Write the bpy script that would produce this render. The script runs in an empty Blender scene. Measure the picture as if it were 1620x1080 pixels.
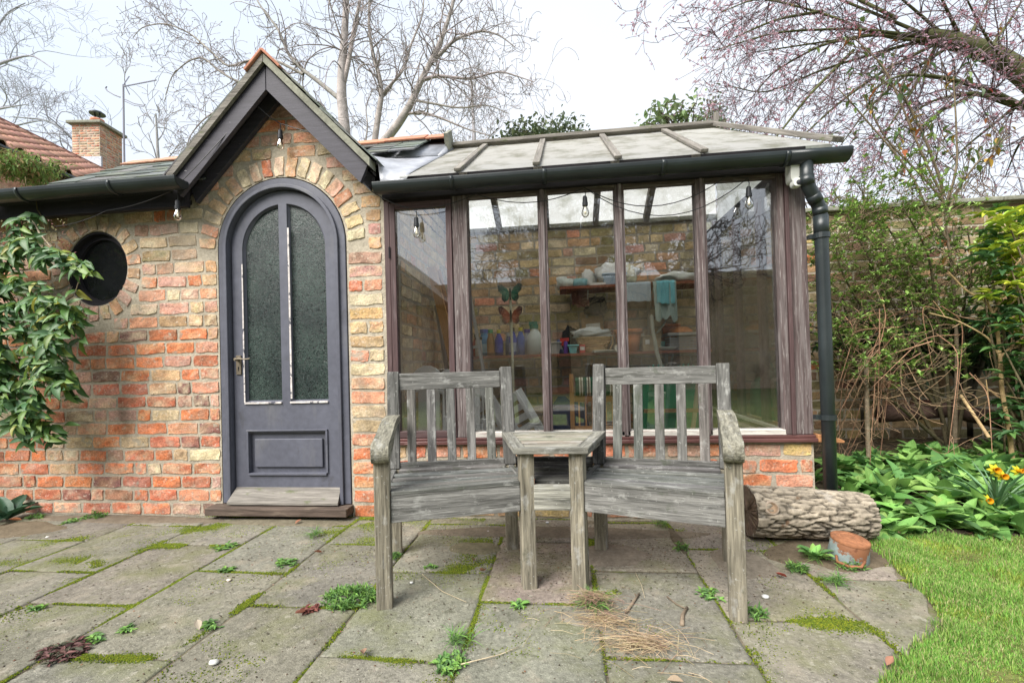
import bpy, bmesh, math, random
import numpy as np
from mathutils import Vector, Matrix, noise as mnoise
rad = math.radians
C = bpy.context.scene.collection
rng = np.random.default_rng(7)
random.seed(7)

# ---------------------------------------------------------------- camera
CAM = np.array([0.0, -2.75, 0.95]); YAW, ROLL, PITCH = rad(6.5), rad(1.6), rad(0.7)
_f = np.array([-math.sin(YAW)*math.cos(PITCH), math.cos(YAW)*math.cos(PITCH), math.sin(PITCH)])
_rt = np.array([math.cos(YAW), math.sin(YAW), 0.0]); _up = np.cross(_rt, _f)
_r = math.cos(ROLL)*_rt - math.sin(ROLL)*_up; _u = math.sin(ROLL)*_rt + math.cos(ROLL)*_up
cam = bpy.data.cameras.new('camera'); cam.lens = 16.0; cam.sensor_width = 36.0; cam.shift_y = 24.2/1620
cam.clip_start = 0.05; cam.clip_end = 500
camo = bpy.data.objects.new('camera', cam); C.objects.link(camo)
M = Matrix(((_r[0], _u[0], -_f[0], CAM[0]), (_r[1], _u[1], -_f[1], CAM[1]), (_r[2], _u[2], -_f[2], CAM[2]), (0, 0, 0, 1)))
camo.matrix_world = M
bpy.context.scene.camera = camo

def at(px, py, Y):
    """point of the photographed place seen at (px, py), lying in the vertical plane y = Y"""
    d = _f + _r*(px-810)/720.0 - _u*(py-540-24.2)/720.0
    return CAM + d*((Y-CAM[1])/d[1])

# ---------------------------------------------------------------- sky and sun
SUN_EL, SUN_AZ = rad(46), rad(215)       # azimuth: clockwise from +y ; high, behind the camera's left shoulder
w = bpy.data.worlds.new('World'); bpy.context.scene.world = w; w.use_nodes = True
nt = w.node_tree; nt.nodes.clear()
out = nt.nodes.new('ShaderNodeOutputWorld'); bg = nt.nodes.new('ShaderNodeBackground')
sky = nt.nodes.new('ShaderNodeTexSky'); sky.sky_type = 'NISHITA'; sky.sun_disc = False
sky.sun_elevation = SUN_EL; sky.sun_rotation = SUN_AZ; sky.air_density = 1.0; sky.dust_density = 3.0; sky.ozone_density = 1.0
mixc = nt.nodes.new('ShaderNodeMix'); mixc.data_type = 'RGBA'; mixc.inputs[0].default_value = 0.86
tc = nt.nodes.new('ShaderNodeTexCoord'); nz = nt.nodes.new('ShaderNodeTexNoise'); nz.inputs['Scale'].default_value = 1.3; nz.inputs['Detail'].default_value = 3
cr = nt.nodes.new('ShaderNodeValToRGB'); cr.color_ramp.elements[0].position = .3; cr.color_ramp.elements[1].position = .7
cr.color_ramp.elements[0].color = (6.2, 7.0, 8.1, 1); cr.color_ramp.elements[1].color = (7.6, 7.9, 8.4, 1)
nt.links.new(tc.outputs['Generated'], nz.inputs['Vector']); nt.links.new(nz.outputs['Fac'], cr.inputs['Fac'])
nt.links.new(sky.outputs[0], mixc.inputs[6]); nt.links.new(cr.outputs[0], mixc.inputs[7])
nt.links.new(mixc.outputs[2], bg.inputs['Color']); bg.inputs['Strength'].default_value = 0.060
nt.links.new(bg.outputs[0], out.inputs[0])
sl = bpy.data.lights.new('sun', 'SUN'); sl.energy = 3.0; sl.angle = rad(42); sl.color = (1.0, 0.96, 0.9)
so = bpy.data.objects.new('sun', sl); C.objects.link(so)
sd = Vector((math.sin(SUN_AZ)*math.cos(SUN_EL), math.cos(SUN_AZ)*math.cos(SUN_EL), math.sin(SUN_EL)))
so.rotation_euler = sd.to_track_quat('Z', 'Y').to_euler(); so.location = (0, -3, 8)
vs = bpy.context.scene.view_settings; vs.view_transform = 'Standard'; vs.look = 'None'; vs.gamma = 1; vs.exposure = 1.38
bpy.context.scene.cycles.max_bounces = 8; bpy.context.scene.cycles.transparent_max_bounces = 24

# ---------------------------------------------------------------- materials
def mat(name, col=None, rough=.8, spec=.3, n1=(6, .25), n2=None, bump=(60, .3, .004), grain=False, spots=(), transl=0, metal=0, vec='gc', coat=0, pos=()):
    """col None -> reads the mesh attribute 'col'. n1/n2 = (noise scale, strength) brightness mottling.
    spots = [(scale, threshold, softness, colour, stretch)] stains with a shape of their own."""
    m = bpy.data.materials.new(name); m.use_nodes = True; t = m.node_tree; N = t.nodes; L = t.links
    p = N['Principled BSDF']; p.inputs['Roughness'].default_value = rough; p.inputs['Specular IOR Level'].default_value = spec
    p.inputs['Metallic'].default_value = metal
    if coat: p.inputs['Coat Weight'].default_value = coat
    g = N.new('ShaderNodeAttribute'); g.attribute_name = vec; v = g.outputs['Vector']
    if grain:
        mp = N.new('ShaderNodeMapping'); mp.inputs['Scale'].default_value = (1.0, 16, 16); L.new(v, mp.inputs[0]); gv = mp.outputs[0]
    else: gv = v
    if col is None:
        a = N.new('ShaderNodeAttribute'); a.attribute_name = 'col'; cur = a.outputs['Color']
    else:
        a = N.new('ShaderNodeRGB'); a.outputs[0].default_value = (*col, 1); cur = a.outputs[0]
    def noise(vec_, sc, det=5, ro=.6, dist=0):
        n = N.new('ShaderNodeTexNoise'); n.inputs['Scale'].default_value = sc; n.inputs['Detail'].default_value = det
        n.inputs['Roughness'].default_value = ro; n.inputs['Distortion'].default_value = dist; L.new(vec_, n.inputs['Vector']); return n.outputs['Fac']
    for nn in (n1, n2):
        if not nn: continue
        f = noise(gv, nn[0]); mr = N.new('ShaderNodeMapRange'); L.new(f, mr.inputs[0])
        mr.inputs[1].default_value = .3; mr.inputs[2].default_value = .7; mr.inputs[3].default_value = 1-nn[1]; mr.inputs[4].default_value = 1+nn[1]
        mx = N.new('ShaderNodeVectorMath'); mx.operation = 'SCALE'; L.new(cur, mx.inputs[0]); L.new(mr.outputs[0], mx.inputs['Scale']); cur = mx.outputs[0]
    geo = None
    if pos: geo = N.new('ShaderNodeNewGeometry')
    for ii, sp in enumerate(list(spots)+list(pos)):
        sc, th, soft, c = sp[:4]; vv = v if ii < len(spots) else geo.outputs['Position']; v_ = vv
        if len(sp) > 4:
            mp = N.new('ShaderNodeMapping'); mp.inputs['Scale'].default_value = sp[4]; mp.inputs['Location'].default_value = (sc, sc*.7, 3); L.new(v_, mp.inputs[0]); vv = mp.outputs[0]
        f = noise(vv, sc, 6, .65); mr = N.new('ShaderNodeMapRange'); L.new(f, mr.inputs[0])
        mr.inputs[1].default_value = th; mr.inputs[2].default_value = th+soft
        if len(sp) > 5: mr.inputs[4].default_value = sp[5]
        mx = N.new('ShaderNodeMix'); mx.data_type = 'RGBA'; L.new(mr.outputs[0], mx.inputs[0]); L.new(cur, mx.inputs[6]); mx.inputs[7].default_value = (*c, 1); cur = mx.outputs[2]
    L.new(cur, p.inputs['Base Color'])
    if bump:
        f = noise(gv, bump[0], 6, .65); b = N.new('ShaderNodeBump'); b.inputs['Strength'].default_value = bump[1]; b.inputs['Distance'].default_value = bump[2]
        L.new(f, b.inputs['Height']); L.new(b.outputs[0], p.inputs['Normal'])
    if transl:
        tr = N.new('ShaderNodeBsdfTranslucent'); L.new(cur, tr.inputs['Color']); ms = N.new('ShaderNodeMixShader'); ms.inputs[0].default_value = transl
        L.new(p.outputs[0], ms.inputs[1]); L.new(tr.outputs[0], ms.inputs[2]); L.new(ms.outputs[0], N['Material Output'].inputs[0])
    return m

BRICK = mat('old_brick', None, .9, .2, (14, .30), (90, .32), (60, .9, .007), spots=[(11, .54, .14, (.56, .44, .33), (1, 1, 1), .55), (40, .58, .08, (.64, .56, .46), (1, 1, 1), .6), (23, .63, .08, (.07, .055, .045), (1, 1, 2), .75)], pos=[(1.7, .52, .14, (.46, .41, .33), (1, 1, 1), .42), (2.6, .57, .12, (.10, .085, .06), (1, 1, .5), .55), (9, .60, .06, (.33, .30, .24), (1, 1, 1), .75)])
BRICKMOSS = mat('algae_brick', None, .9, .2, (9, .30), (60, .22), (50, .7, .006), spots=[(3.2, .50, .2, (.09, .11, .03), (1, 1, 1), .6), (26, .62, .1, (.05, .045, .035), (1, 1, 1), .6)])
MORTAR = mat('lime_mortar', (.40, .355, .28), .95, .1, (9, .2), (80, .2), (90, .9, .006), spots=[(5, .62, .12, (.20, .18, .11), (1, 1, 1), .45)], pos=[(2.6, .57, .12, (.14, .12, .09), (1, 1, .5), .5)])
TEAK = mat('weathered_teak', None, .9, .15, (3.2, .5), (9, .40), (13, .9, .004), grain=True, spots=[(13, .55, .12, (.36, .36, .34), (1, 1.6, 1.6), .6), (5, .58, .1, (.05, .05, .042), (.9, 14, 14), .85), (9, .60, .1, (.065, .075, .05), (1, 1.5, 1.5), .7), (70, .63, .05, (.45, .45, .42), (1, 1, 1), .5)])
DOORP = mat('slate_grey_paint', (.088, .092, .118), .55, .4, (2.5, .16), (25, .12), (18, .25, .002), grain=False, spots=[(75, .72, .03, (.5, .5, .48)), (5, .54, .15, (.15, .15, .155), (1, 1, .3), .55), (9, .60, .1, (.055, .055, .06), (1, 1, .5), .6)])
BARGE = mat('bargeboard_paint', (.046, .043, .055), .6, .35, (2.5, .22), (14, .15), (14, .4, .002), grain=True, spots=[(26, .68, .03, (.40, .38, .40), (.5, 3, 3), .8)])
CHIP = mat('chipped_white_putty', (.56, .52, .5), .8, .2, (30, .3), None, (60, .8, .004), spots=[(22, .56, .03, (.10, .10, .12), (1, 1, 1))])
STAIN = mat('flaking_brown_stain', (.092, .068, .066), .75, .25, (3, .3), (10, .3), (12, .7, .003), grain=True, spots=[(4, .46, .2, (.22, .195, .19), (.7, 16, 16), .75), (9, .58, .05, (.36, .335, .32), (.8, 14, 14), .6)])
STAIND = mat('brown_stain', (.075, .045, .045), .6, .3, (3, .3), (10, .2), (12, .4, .002), grain=True, spots=[(5, .56, .14, (.2, .16, .16), (.7, 15, 15), .5)])
SILLW = mat('peeling_white_sill', (.58, .55, .5), .8, .2, (5, .25), (30, .2), (20, .6, .003), grain=True, spots=[(8, .55, .06, (.28, .2, .18), (.5, 4, 4), .8)])
SILLR = mat('red_brown_sill', (.10, .042, .038), .5, .4, (3, .3), (14, .25), (12, .5, .003), grain=True, spots=[(9, .6, .08, (.32, .22, .2), (.5, 4, 4), .8)])
THRESH = mat('worn_brown_threshold', (.10, .075, .06), .8, .2, (3, .35), (12, .25), (14, .6, .003), grain=True, spots=[(6, .55, .1, (.20, .16, .12), (1, 4, 4), .7)])
RAWW = mat('broken_raw_wood', (.42, .2, .09), .85, .2, (3, .3), (12, .2), (14, .7, .004), grain=True)
GREYW = mat('silver_weathered_wood', (.19, .175, .155), .9, .15, (3, .35), (10, .25), (13, .8, .004), grain=True, spots=[(7, .58, .1, (.10, .12, .05), (1, 3, 3), .7), (12, .64, .06, (.36, .34, .3), (.5, 4, 4), .7)])
BLACKP = mat('black_plastic', (.018, .024, .026), .38, .5, (5, .3), None, (30, .1, .001), spots=[(7, .6, .12, (.05, .065, .055), (1, 1, 1), .6)])
FASC = mat('black_fascia', (.018, .016, .02), .75, .25, (3, .3), (12, .2), (14, .5, .003), grain=True, spots=[(9, .64, .06, (.10, .07, .05), (.5, 4, 4), .7)])
SLATE = mat('green_grey_slate', None, .8, .3, (8, .25), (50, .2), (40, .6, .003), spots=[(7, .55, .12, (.13, .15, .07), (1, 1, 1), .6)])
TERRA = mat('terracotta', None, .85, .2, (7, .2), (50, .15), (50, .5, .003), spots=[(9, .62, .1, (.14, .13, .07), (1, 1, 1), .6)])
LEAD = mat('lead_sheet', (.34, .35, .38), .5, .4, (5, .22), (20, .12), (9, .5, .01), metal=.25)
CONC = mat('concrete_cap', (.235, .235, .19), .95, .1, (7, .25), (40, .2), (50, .6, .005))
SLAB = mat('paving_slab', None, .95, .12, (4.5, .22), (60, .30), (150, .9, .007), spots=[(3.1, .48, .18, (.16, .17, .065), (1, 1, 1), .55), (7, .54, .12, (.30, .265, .205), (1, 1, 1), .6), (16, .60, .07, (.10, .10, .07), (1, 1, 1), .6), (26, .60, .05, (.36, .34, .28), (1, 1, 1), .55), (45, .60, .05, (.065, .065, .045), (1, 1, 1), .6), (170, .62, .04, (.5, .47, .4), (1, 1, 1), .7)])
SOIL = mat('soil', (.10, .082, .058), 1, .05, (7, .35), (45, .35), (70, 1, .012), spots=[(3, .55, .15, (.085, .11, .03), (1, 1, 1), .6)])
DIRT = mat('dry_dirt', None, 1, .05, (12, .2), (60, .2), (80, .9, .006))
MOSS = mat('moss', None, 1, .05, (30, .3), (160, .3), (260, 1, .008))
LEAF = mat('leaf', None, .45, .4, (22, .14), None, (40, .2, .002), transl=.22)
LEAFM = mat('matt_leaf', None, .7, .3, (30, .16), None, (60, .4, .002), transl=.25)
PETAL = mat('petal', None, .6, .2, (30, .08), None, None, transl=.4)
GRASS = mat('grass_blade', None, .65, .25, (5, .12), None, None, transl=.3)
BARK = mat('bark', None, .95, .1, (8, .28), (40, .25), (45, .9, .01))
LOGB = mat('plated_bark', None, .95, .1, (9, .25), (60, .25), (70, .8, .006), spots=[(8, .58, .1, (.36, .33, .29), (1, 1, 1), .6), (11, .64, .06, (.12, .07, .04), (1, 1, 1), .8)])
PLAIN = mat('painted_item', None, .5, .4, (9, .10), None, (30, .1, .001))
CLOTH = mat('cloth', None, .95, .1, (9, .12), (120, .1), (160, .4, .002))
RUST = mat('rusty_enamel', (.20, .25, .245), .65, .35, (9, .2), (40, .15), (50, .4, .002), spots=[(9, .50, .04, (.20, .085, .04), (1, 1, 1), 1), (26, .58, .05, (.12, .045, .02), (1, 1, 1), .9)])
RUSTT = mat('rusted_iron', (.27, .115, .055), .85, .3, (12, .35), (50, .25), (70, .7, .003), spots=[(14, .62, .05, (.12, .06, .04), (1, 1, 1), .8)])
METAL = mat('dull_metal', (.45, .46, .48), .4, .5, (9, .1), None, None, metal=.8)
AERIAL = mat('aerial_metal', (.22, .22, .26), .6, .3, (9, .1), None, None)
BRASS = mat('tarnished_brass', (.17, .14, .10), .55, .5, (20, .3), None, None, metal=.4)
RENDER_ = mat('limewashed_render', (.5, .47, .40), .9, .1, (3, .2), (20, .15), (40, .5, .004))

def roofing():
    m = bpy.data.materials.new('stained_translucent_roofing'); m.use_nodes = True; t = m.node_tree; N = t.nodes; L = t.links
    p = N['Principled BSDF']; p.inputs['Roughness'].default_value = .6
    g = N.new('ShaderNodeAttribute'); g.attribute_name = 'gc'
    n = N.new('ShaderNodeTexNoise'); n.inputs['Scale'].default_value = 5; n.inputs['Detail'].default_value = 7; n.inputs['Roughness'].default_value = .65; L.new(g.outputs['Vector'], n.inputs['Vector'])
    r = N.new('ShaderNodeValToRGB'); e = r.color_ramp.elements; e[0].position = .34; e[0].color = (.52, .51, .42, 1); e[1].position = .54; e[1].color = (.93, .92, .87, 1)
    L.new(n.outputs['Fac'], r.inputs[0]); L.new(r.outputs[0], p.inputs['Base Color'])
    tr = N.new('ShaderNodeBsdfTranslucent'); L.new(r.outputs[0], tr.inputs['Color']); ms = N.new('ShaderNodeMixShader'); ms.inputs[0].default_value = .72
    L.new(p.outputs[0], ms.inputs[1]); L.new(tr.outputs[0], ms.inputs[2]); L.new(ms.outputs[0], N['Material Output'].inputs[0]); return m
POLY = roofing()

def glass(name, refl=.10, tint=(.93, .95, .94), dirt=.05):
    m = bpy.data.materials.new(name); m.use_nodes = True; t = m.node_tree; N = t.nodes; L = t.links; N.remove(N['Principled BSDF'])
    tr = N.new('ShaderNodeBsdfTransparent'); tr.inputs[0].default_value = (*tint, 1); gl = N.new('ShaderNodeBsdfGlossy'); gl.inputs['Roughness'].default_value = .012
    lw = N.new('ShaderNodeLayerWeight'); lw.inputs[0].default_value = .35
    ad = N.new('ShaderNodeMath'); ad.operation = 'MULTIPLY_ADD'; L.new(lw.outputs['Fresnel'], ad.inputs[0]); ad.inputs[1].default_value = .8; ad.inputs[2].default_value = refl
    ms = N.new('ShaderNodeMixShader'); L.new(ad.outputs[0], ms.inputs[0]); L.new(tr.outputs[0], ms.inputs[1]); L.new(gl.outputs[0], ms.inputs[2])
    g = N.new('ShaderNodeAttribute'); g.attribute_name = 'gc'; n = N.new('ShaderNodeTexNoise'); n.inputs['Scale'].default_value = 3; n.inputs['Detail'].default_value = 8; L.new(g.outputs['Vector'], n.inputs['Vector'])
    mr = N.new('ShaderNodeMapRange'); L.new(n.outputs['Fac'], mr.inputs[0]); mr.inputs[1].default_value = .45; mr.inputs[2].default_value = .8; mr.inputs[4].default_value = dirt*3
    df = N.new('ShaderNodeBsdfDiffuse'); df.inputs[0].default_value = (.5, .5, .48, 1); m2 = N.new('ShaderNodeMixShader'); L.new(mr.outputs[0], m2.inputs[0]); L.new(ms.outputs[0], m2.inputs[1]); L.new(df.outputs[0], m2.inputs[2])
    L.new(m2.outputs[0], N['Material Output'].inputs[0]); return m
GLASS = glass('window_glass', .14, (.985, .99, .985), .012)
BULBG = glass('bulb_glass', .0, (.95, .94, .9), .0)

def obscured():
    m = bpy.data.materials.new('obscured_door_glass'); m.use_nodes = True; t = m.node_tree; N = t.nodes; L = t.links
    p = N['Principled BSDF']; p.inputs['Roughness'].default_value = .25; p.inputs['Specular IOR Level'].default_value = .45
    g = N.new('ShaderNodeAttribute'); g.attribute_name = 'gc'
    v = N.new('ShaderNodeTexNoise'); v.inputs['Scale'].default_value = 95; v.inputs['Detail'].default_value = 2.5; v.inputs['Distortion'].default_value = 2.2; L.new(g.outputs['Vector'], v.inputs['Vector'])
    n = N.new('ShaderNodeTexNoise'); n.inputs['Scale'].default_value = 4; n.inputs['Detail'].default_value = 4; L.new(g.outputs['Vector'], n.inputs['Vector'])
    r = N.new('ShaderNodeValToRGB'); e = r.color_ramp.elements; e[0].position = .40; e[0].color = (.005, .009, .010, 1); e[1].position = .68; e[1].color = (.055, .088, .084, 1); L.new(v.outputs['Fac'], r.inputs[0])
    r2 = N.new('ShaderNodeValToRGB'); e = r2.color_ramp.elements; e[0].position = .3; e[0].color = (.5, .5, .5, 1); e[1].position = .7; e[1].color = (1.3, 1.25, 1.1, 1); L.new(n.outputs['Fac'], r2.inputs[0])
    mx = N.new('ShaderNodeVectorMath'); mx.operation = 'MULTIPLY'; L.new(r.outputs[0], mx.inputs[0]); L.new(r2.outputs[0], mx.inputs[1]); L.new(mx.outputs[0], p.inputs['Base Color'])
    b = N.new('ShaderNodeBump'); b.inputs['Strength'].default_value = .6; b.inputs['Distance'].default_value = .004; L.new(v.outputs['Fac'], b.inputs['Height']); L.new(b.outputs[0], p.inputs['Normal']); return m
OBSC = obscured()
# ---------------------------------------------------------------- mesh helpers
def nrm(v): v = np.asarray(v, float); return v/(np.linalg.norm(v)+1e-12)
class MB:
    """collects geometry and links it as ONE mesh object"""
    def __init__(s): s.v = []; s.f = []; s.c = []; s.g = []; s.n = 0
    def add(s, v, f, c=(.5, .5, .5), g=None):
        v = np.asarray(v, float).reshape(-1, 3); k = len(v)
        c = np.asarray(c, float)
        if c.ndim == 1: c = np.tile(c, (k, 1))
        s.v.append(v); s.c.append(c); s.g.append(v if g is None else np.asarray(g, float))
        s.f.append((np.asarray(f, int)+s.n) if not isinstance(f, list) else [tuple(i+s.n for i in q) for q in f]); s.n += k
    def frame(s, o, ax, sz, c=(.5, .5, .5)):
        """box centred at o, axes rows of ax, full sizes sz; grain runs along ax[0]"""
        ax = np.asarray(ax, float); q = np.array([[i, j, k] for i in (-.5, .5) for j in (-.5, .5) for k in (-.5, .5)])*np.asarray(sz)
        off = rng.uniform(-9, 9, 3)
        s.add(np.asarray(o)+q@ax, [(0, 1, 3, 2), (4, 6, 7, 5), (0, 4, 5, 1), (2, 3, 7, 6), (0, 2, 6, 4), (1, 5, 7, 3)], c, q+off)
    def bx(s, x0, x1, y0, y1, z0, z1, c=(.5, .5, .5)):
        d = np.array([x1-x0, y1-y0, z1-z0]); i = int(np.argmax(d)); ax = np.roll(np.eye(3), -i, axis=0)
        s.frame(((x0+x1)/2, (y0+y1)/2, (z0+z1)/2), ax, np.roll(d, -i), c)
    def board(s, p0, p1, w, h, up=(0, 0, 1), c=(.5, .5, .5)):
        p0 = np.array(p0, float); p1 = np.array(p1, float); d = nrm(p1-p0); sd = nrm(np.cross(up, d)); u = np.cross(d, sd)
        s.frame((p0+p1)/2, (d, sd, u), (np.linalg.norm(p1-p0), w, h), c)
    def tube(s, pts, r, n=6, c=(.5, .5, .5), cap=True):
        P = np.asarray(pts, float); k = len(P); r = np.broadcast_to(np.asarray(r, float), (k,))
        T = np.gradient(P, axis=0); T /= np.linalg.norm(T, axis=1)[:, None]+1e-9
        a = np.array([0, 0, 1.]) if abs(T[0][2]) < .9 else np.array([1., 0, 0]); U = np.zeros_like(P); u = nrm(np.cross(a, T[0]))
        for i in range(k): u = nrm(u-T[i]*(u@T[i])); U[i] = u
        W = np.cross(T, U); th = np.linspace(0, 2*math.pi, n, endpoint=False)
        V = P[:, None]+r[:, None, None]*(np.cos(th)[None, :, None]*U[:, None]+np.sin(th)[None, :, None]*W[:, None])
        L_ = np.concatenate([[0], np.cumsum(np.linalg.norm(np.diff(P, axis=0), axis=1))])
        G = np.zeros((k, n, 3)); G[:, :, 0] = L_[:, None]; G[:, :, 1] = np.cos(th)*r.max(); G[:, :, 2] = np.sin(th)*r.max(); G += rng.uniform(-5, 5, 3)
        i = np.arange(k-1)[:, None]*n; j = np.arange(n)[None]; j2 = (j+1) % n
        f = np.stack([i+j, i+j2, i+n+j2, i+n+j], -1).reshape(-1, 4)
        if cap: f = [tuple(q) for q in f]+[tuple(range(n))[::-1], tuple((k-1)*n+x for x in range(n))]
        s.add(V.reshape(-1, 3), f, c, G.reshape(-1, 3))
    def lathe(s, prof, o=(0, 0, 0), n=20, c=(.5, .5, .5), ax=None, cs=None):
        th = np.linspace(0, 2*math.pi, n, endpoint=False); P = np.asarray(prof, float); k = len(P)
        V = np.stack([P[:, 0, None]*np.cos(th), P[:, 0, None]*np.sin(th), np.repeat(P[:, 1, None], n, 1)], -1).reshape(-1, 3)
        if ax is not None: V = V@np.asarray(ax, float)
        i = np.arange(k-1)[:, None]*n; j = np.arange(n)[None]; j2 = (j+1) % n
        f = np.stack([i+j, i+j2, i+n+j2, i+n+j], -1).reshape(-1, 4)
        if cs is not None: c = np.repeat(np.asarray(cs, float), n, 0)
        s.add(V+np.asarray(o), f, c, V+rng.uniform(-5, 5, 3))
    def prism(s, outer, y0, y1, holes=(), c=(.5, .5, .5), T=None):
        """polygon(s) in the x-z plane given thickness from y0 to y1"""
        bm = bmesh.new(); E = []
        for lp in [outer]+list(holes):
            vs_ = [bm.verts.new((x, y0, z)) for x, z in lp]
            E += [bm.edges.new((vs_[i], vs_[(i+1) % len(vs_)])) for i in range(len(vs_))]
        bmesh.ops.triangle_fill(bm, edges=E, use_beauty=True, use_dissolve=False, normal=(0, -1, 0))
        fs = bm.faces[:]; r = bmesh.ops.extrude_face_region(bm, geom=fs)
        for e in r['geom']:
            if isinstance(e, bmesh.types.BMVert): e.co.y = y1
        bmesh.ops.recalc_face_normals(bm, faces=bm.faces[:]); bm.verts.index_update()
        v = np.array([q.co[:] for q in bm.verts]); f = [tuple(x.index for x in q.verts) for q in bm.faces]; bm.free()
        g = v+rng.uniform(-5, 5, 3)
        if T is not None: v = T(v)
        s.add(v, f, c, g)
    def inst(s, tv, tf, Ms, cols, gofs=True):
        """copies of template (tv, tf) by (N,3,4) matrices, one colour each (N,3) or per vertex (N,k,3)"""
        Ms = np.asarray(Ms); N_ = len(Ms); k = len(tv)
        if N_ == 0: return
        V = np.einsum('nij,kj->nki', Ms[:, :, :3], tv)+Ms[:, None, :, 3]
        F_ = np.asarray(tf)[None]+(np.arange(N_)*k)[:, None, None]
        cc = np.asarray(cols); cc = np.repeat(cc[:, None], k, 1) if cc.ndim == 2 else cc
        G = np.tile(tv, (N_, 1, 1))+rng.uniform(-9, 9, (N_, 1, 3)) if gofs else V
        s.add(V.reshape(-1, 3), F_.reshape(-1, F_.shape[-1]), cc.reshape(-1, 3), G.reshape(-1, 3))
    def build(s, name, m, parent=None, smooth=False, bevel=0, solid=0, loc=None):
        V = np.concatenate(s.v); fl = []; tot = []
        for f in s.f:
            if isinstance(f, list):
                for q in f: fl.extend(q); tot.append(len(q))
            else: fl.extend(f.reshape(-1).tolist()); tot.extend([f.shape[1]]*len(f))
        me = bpy.data.meshes.new(name); o = bpy.data.objects.new(name, me); C.objects.link(o)
        origin = np.zeros(3)
        if parent is not None: o.parent = parent; origin = np.array(parent.get('_o', (0, 0, 0)))
        elif loc is not None: origin = np.array(loc, float); o.location = origin.tolist()
        V = V-origin; o['_o'] = origin.tolist()
        me.vertices.add(len(V)); me.vertices.foreach_set('co', V.ravel().astype(np.float32))
        me.loops.add(len(fl)); me.loops.foreach_set('vertex_index', np.array(fl, np.int32))
        st = np.concatenate([[0], np.cumsum(tot)[:-1]]).astype(np.int32)
        me.polygons.add(len(tot)); me.polygons.foreach_set('loop_start', st)
        me.polygons.foreach_set('use_smooth', np.full(len(tot), bool(smooth)))
        me.update(calc_edges=True); me.validate()
        a = me.attributes.new('col', 'FLOAT_COLOR', 'POINT'); cc = np.ones((len(V), 4), np.float32); cc[:, :3] = np.concatenate(s.c); a.data.foreach_set('color', cc.ravel())
        a = me.attributes.new('gc', 'FLOAT_VECTOR', 'POINT'); a.data.foreach_set('vector', np.concatenate(s.g).astype(np.float32).ravel())
        me.materials.append(m)
        if solid: q = o.modifiers.new('solid', 'SOLIDIFY'); q.thickness = solid; q.offset = 0
        if bevel: q = o.modifiers.new('bevel', 'BEVEL'); q.width = bevel; q.segments = 2; q.limit_method = 'ANGLE'; q.angle_limit = rad(40)
        return o
def tag(o, label=None, cat=None, group=None, kind=None):
    if label: o['label'] = label
    if cat: o['category'] = cat
    if group: o['group'] = group
    if kind: o['kind'] = kind
    return o
def thing(name, label, cat, loc=(0, 0, 0), group=None):
    o = bpy.data.objects.new(name, None); C.objects.link(o); o.location = [float(q) for q in loc]; o.empty_display_size = .1
    o['_o'] = [float(q) for q in loc]
    return tag(o, label, cat, group)
def jit(c, a=.15, n=None):
    c = np.asarray(c, float)
    if n is None: return np.clip(c*(1+rng.uniform(-a, a))*(1+rng.uniform(-a*.3, a*.3, 3)), 0, 1)
    return np.clip(c*(1+rng.uniform(-a, a, (n, 1)))*(1+rng.uniform(-a*.3, a*.3, (n, 3))), 0, 1)
def basis(d, up=(0, 0, 1), roll=0):
    x = nrm(d); y = np.cross(up, x)
    if np.linalg.norm(y) < 1e-4: y = np.cross((1, 0, 0), x)
    y = nrm(y); z = np.cross(x, y)
    if roll: c_, s_ = math.cos(roll), math.sin(roll); y, z = y*c_+z*s_, z*c_-y*s_
    return np.stack([x, y, z], 1)
def m34(B, sc, p): return np.concatenate([B*np.asarray(sc), np.asarray(p, float)[:, None]], 1)
def leaf_t(n=6, wid=.32, fold=.12, droop=.25, tip=1.0, m=1):
    """unit leaf along +x"""
    t = np.linspace(0, 1, n+1); w_ = wid*np.sin(math.pi*np.clip(t, 0, 1)**.8)**tip; w_[0] = .015; w_[-1] = .01
    c_ = 2*m+1; V = []
    for i in range(n+1):
        for j in range(c_):
            q = (j/(c_-1))*2-1; V.append((t[i]-droop*.15*t[i]**2, q*w_[i]*.5, -droop*t[i]**2+abs(q)*fold*w_[i]))
    F_ = [(i*c_+j, i*c_+j+1, (i+1)*c_+j+1, (i+1)*c_+j) for i in range(n) for j in range(c_-1)]
    return np.array(V), np.array(F_)
LT_LONG = leaf_t(7, .35, .35, .35, .8); LT_BROAD = leaf_t(8, .42, .30, .22, .62, 2); LT_BROAD2 = leaf_t(8, .48, .22, .75, .6, 2)
for _L in (LT_BROAD[0], LT_BROAD2[0], LT_LONG[0]): _L[:, 2] += .018*np.sin(_L[:, 0]*19+_L[:, 1]*9)*np.abs(_L[:, 1])*6; _L[:, 1] += .012*np.sin(_L[:, 0]*7); LT_SMALL = leaf_t(3, .5, .3, .15); LT_OVAL = leaf_t(5, .42, .35, .2)
def rand_dirs(n): d = rng.normal(size=(n, 3)); return d/np.linalg.norm(d, axis=1)[:, None]

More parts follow.
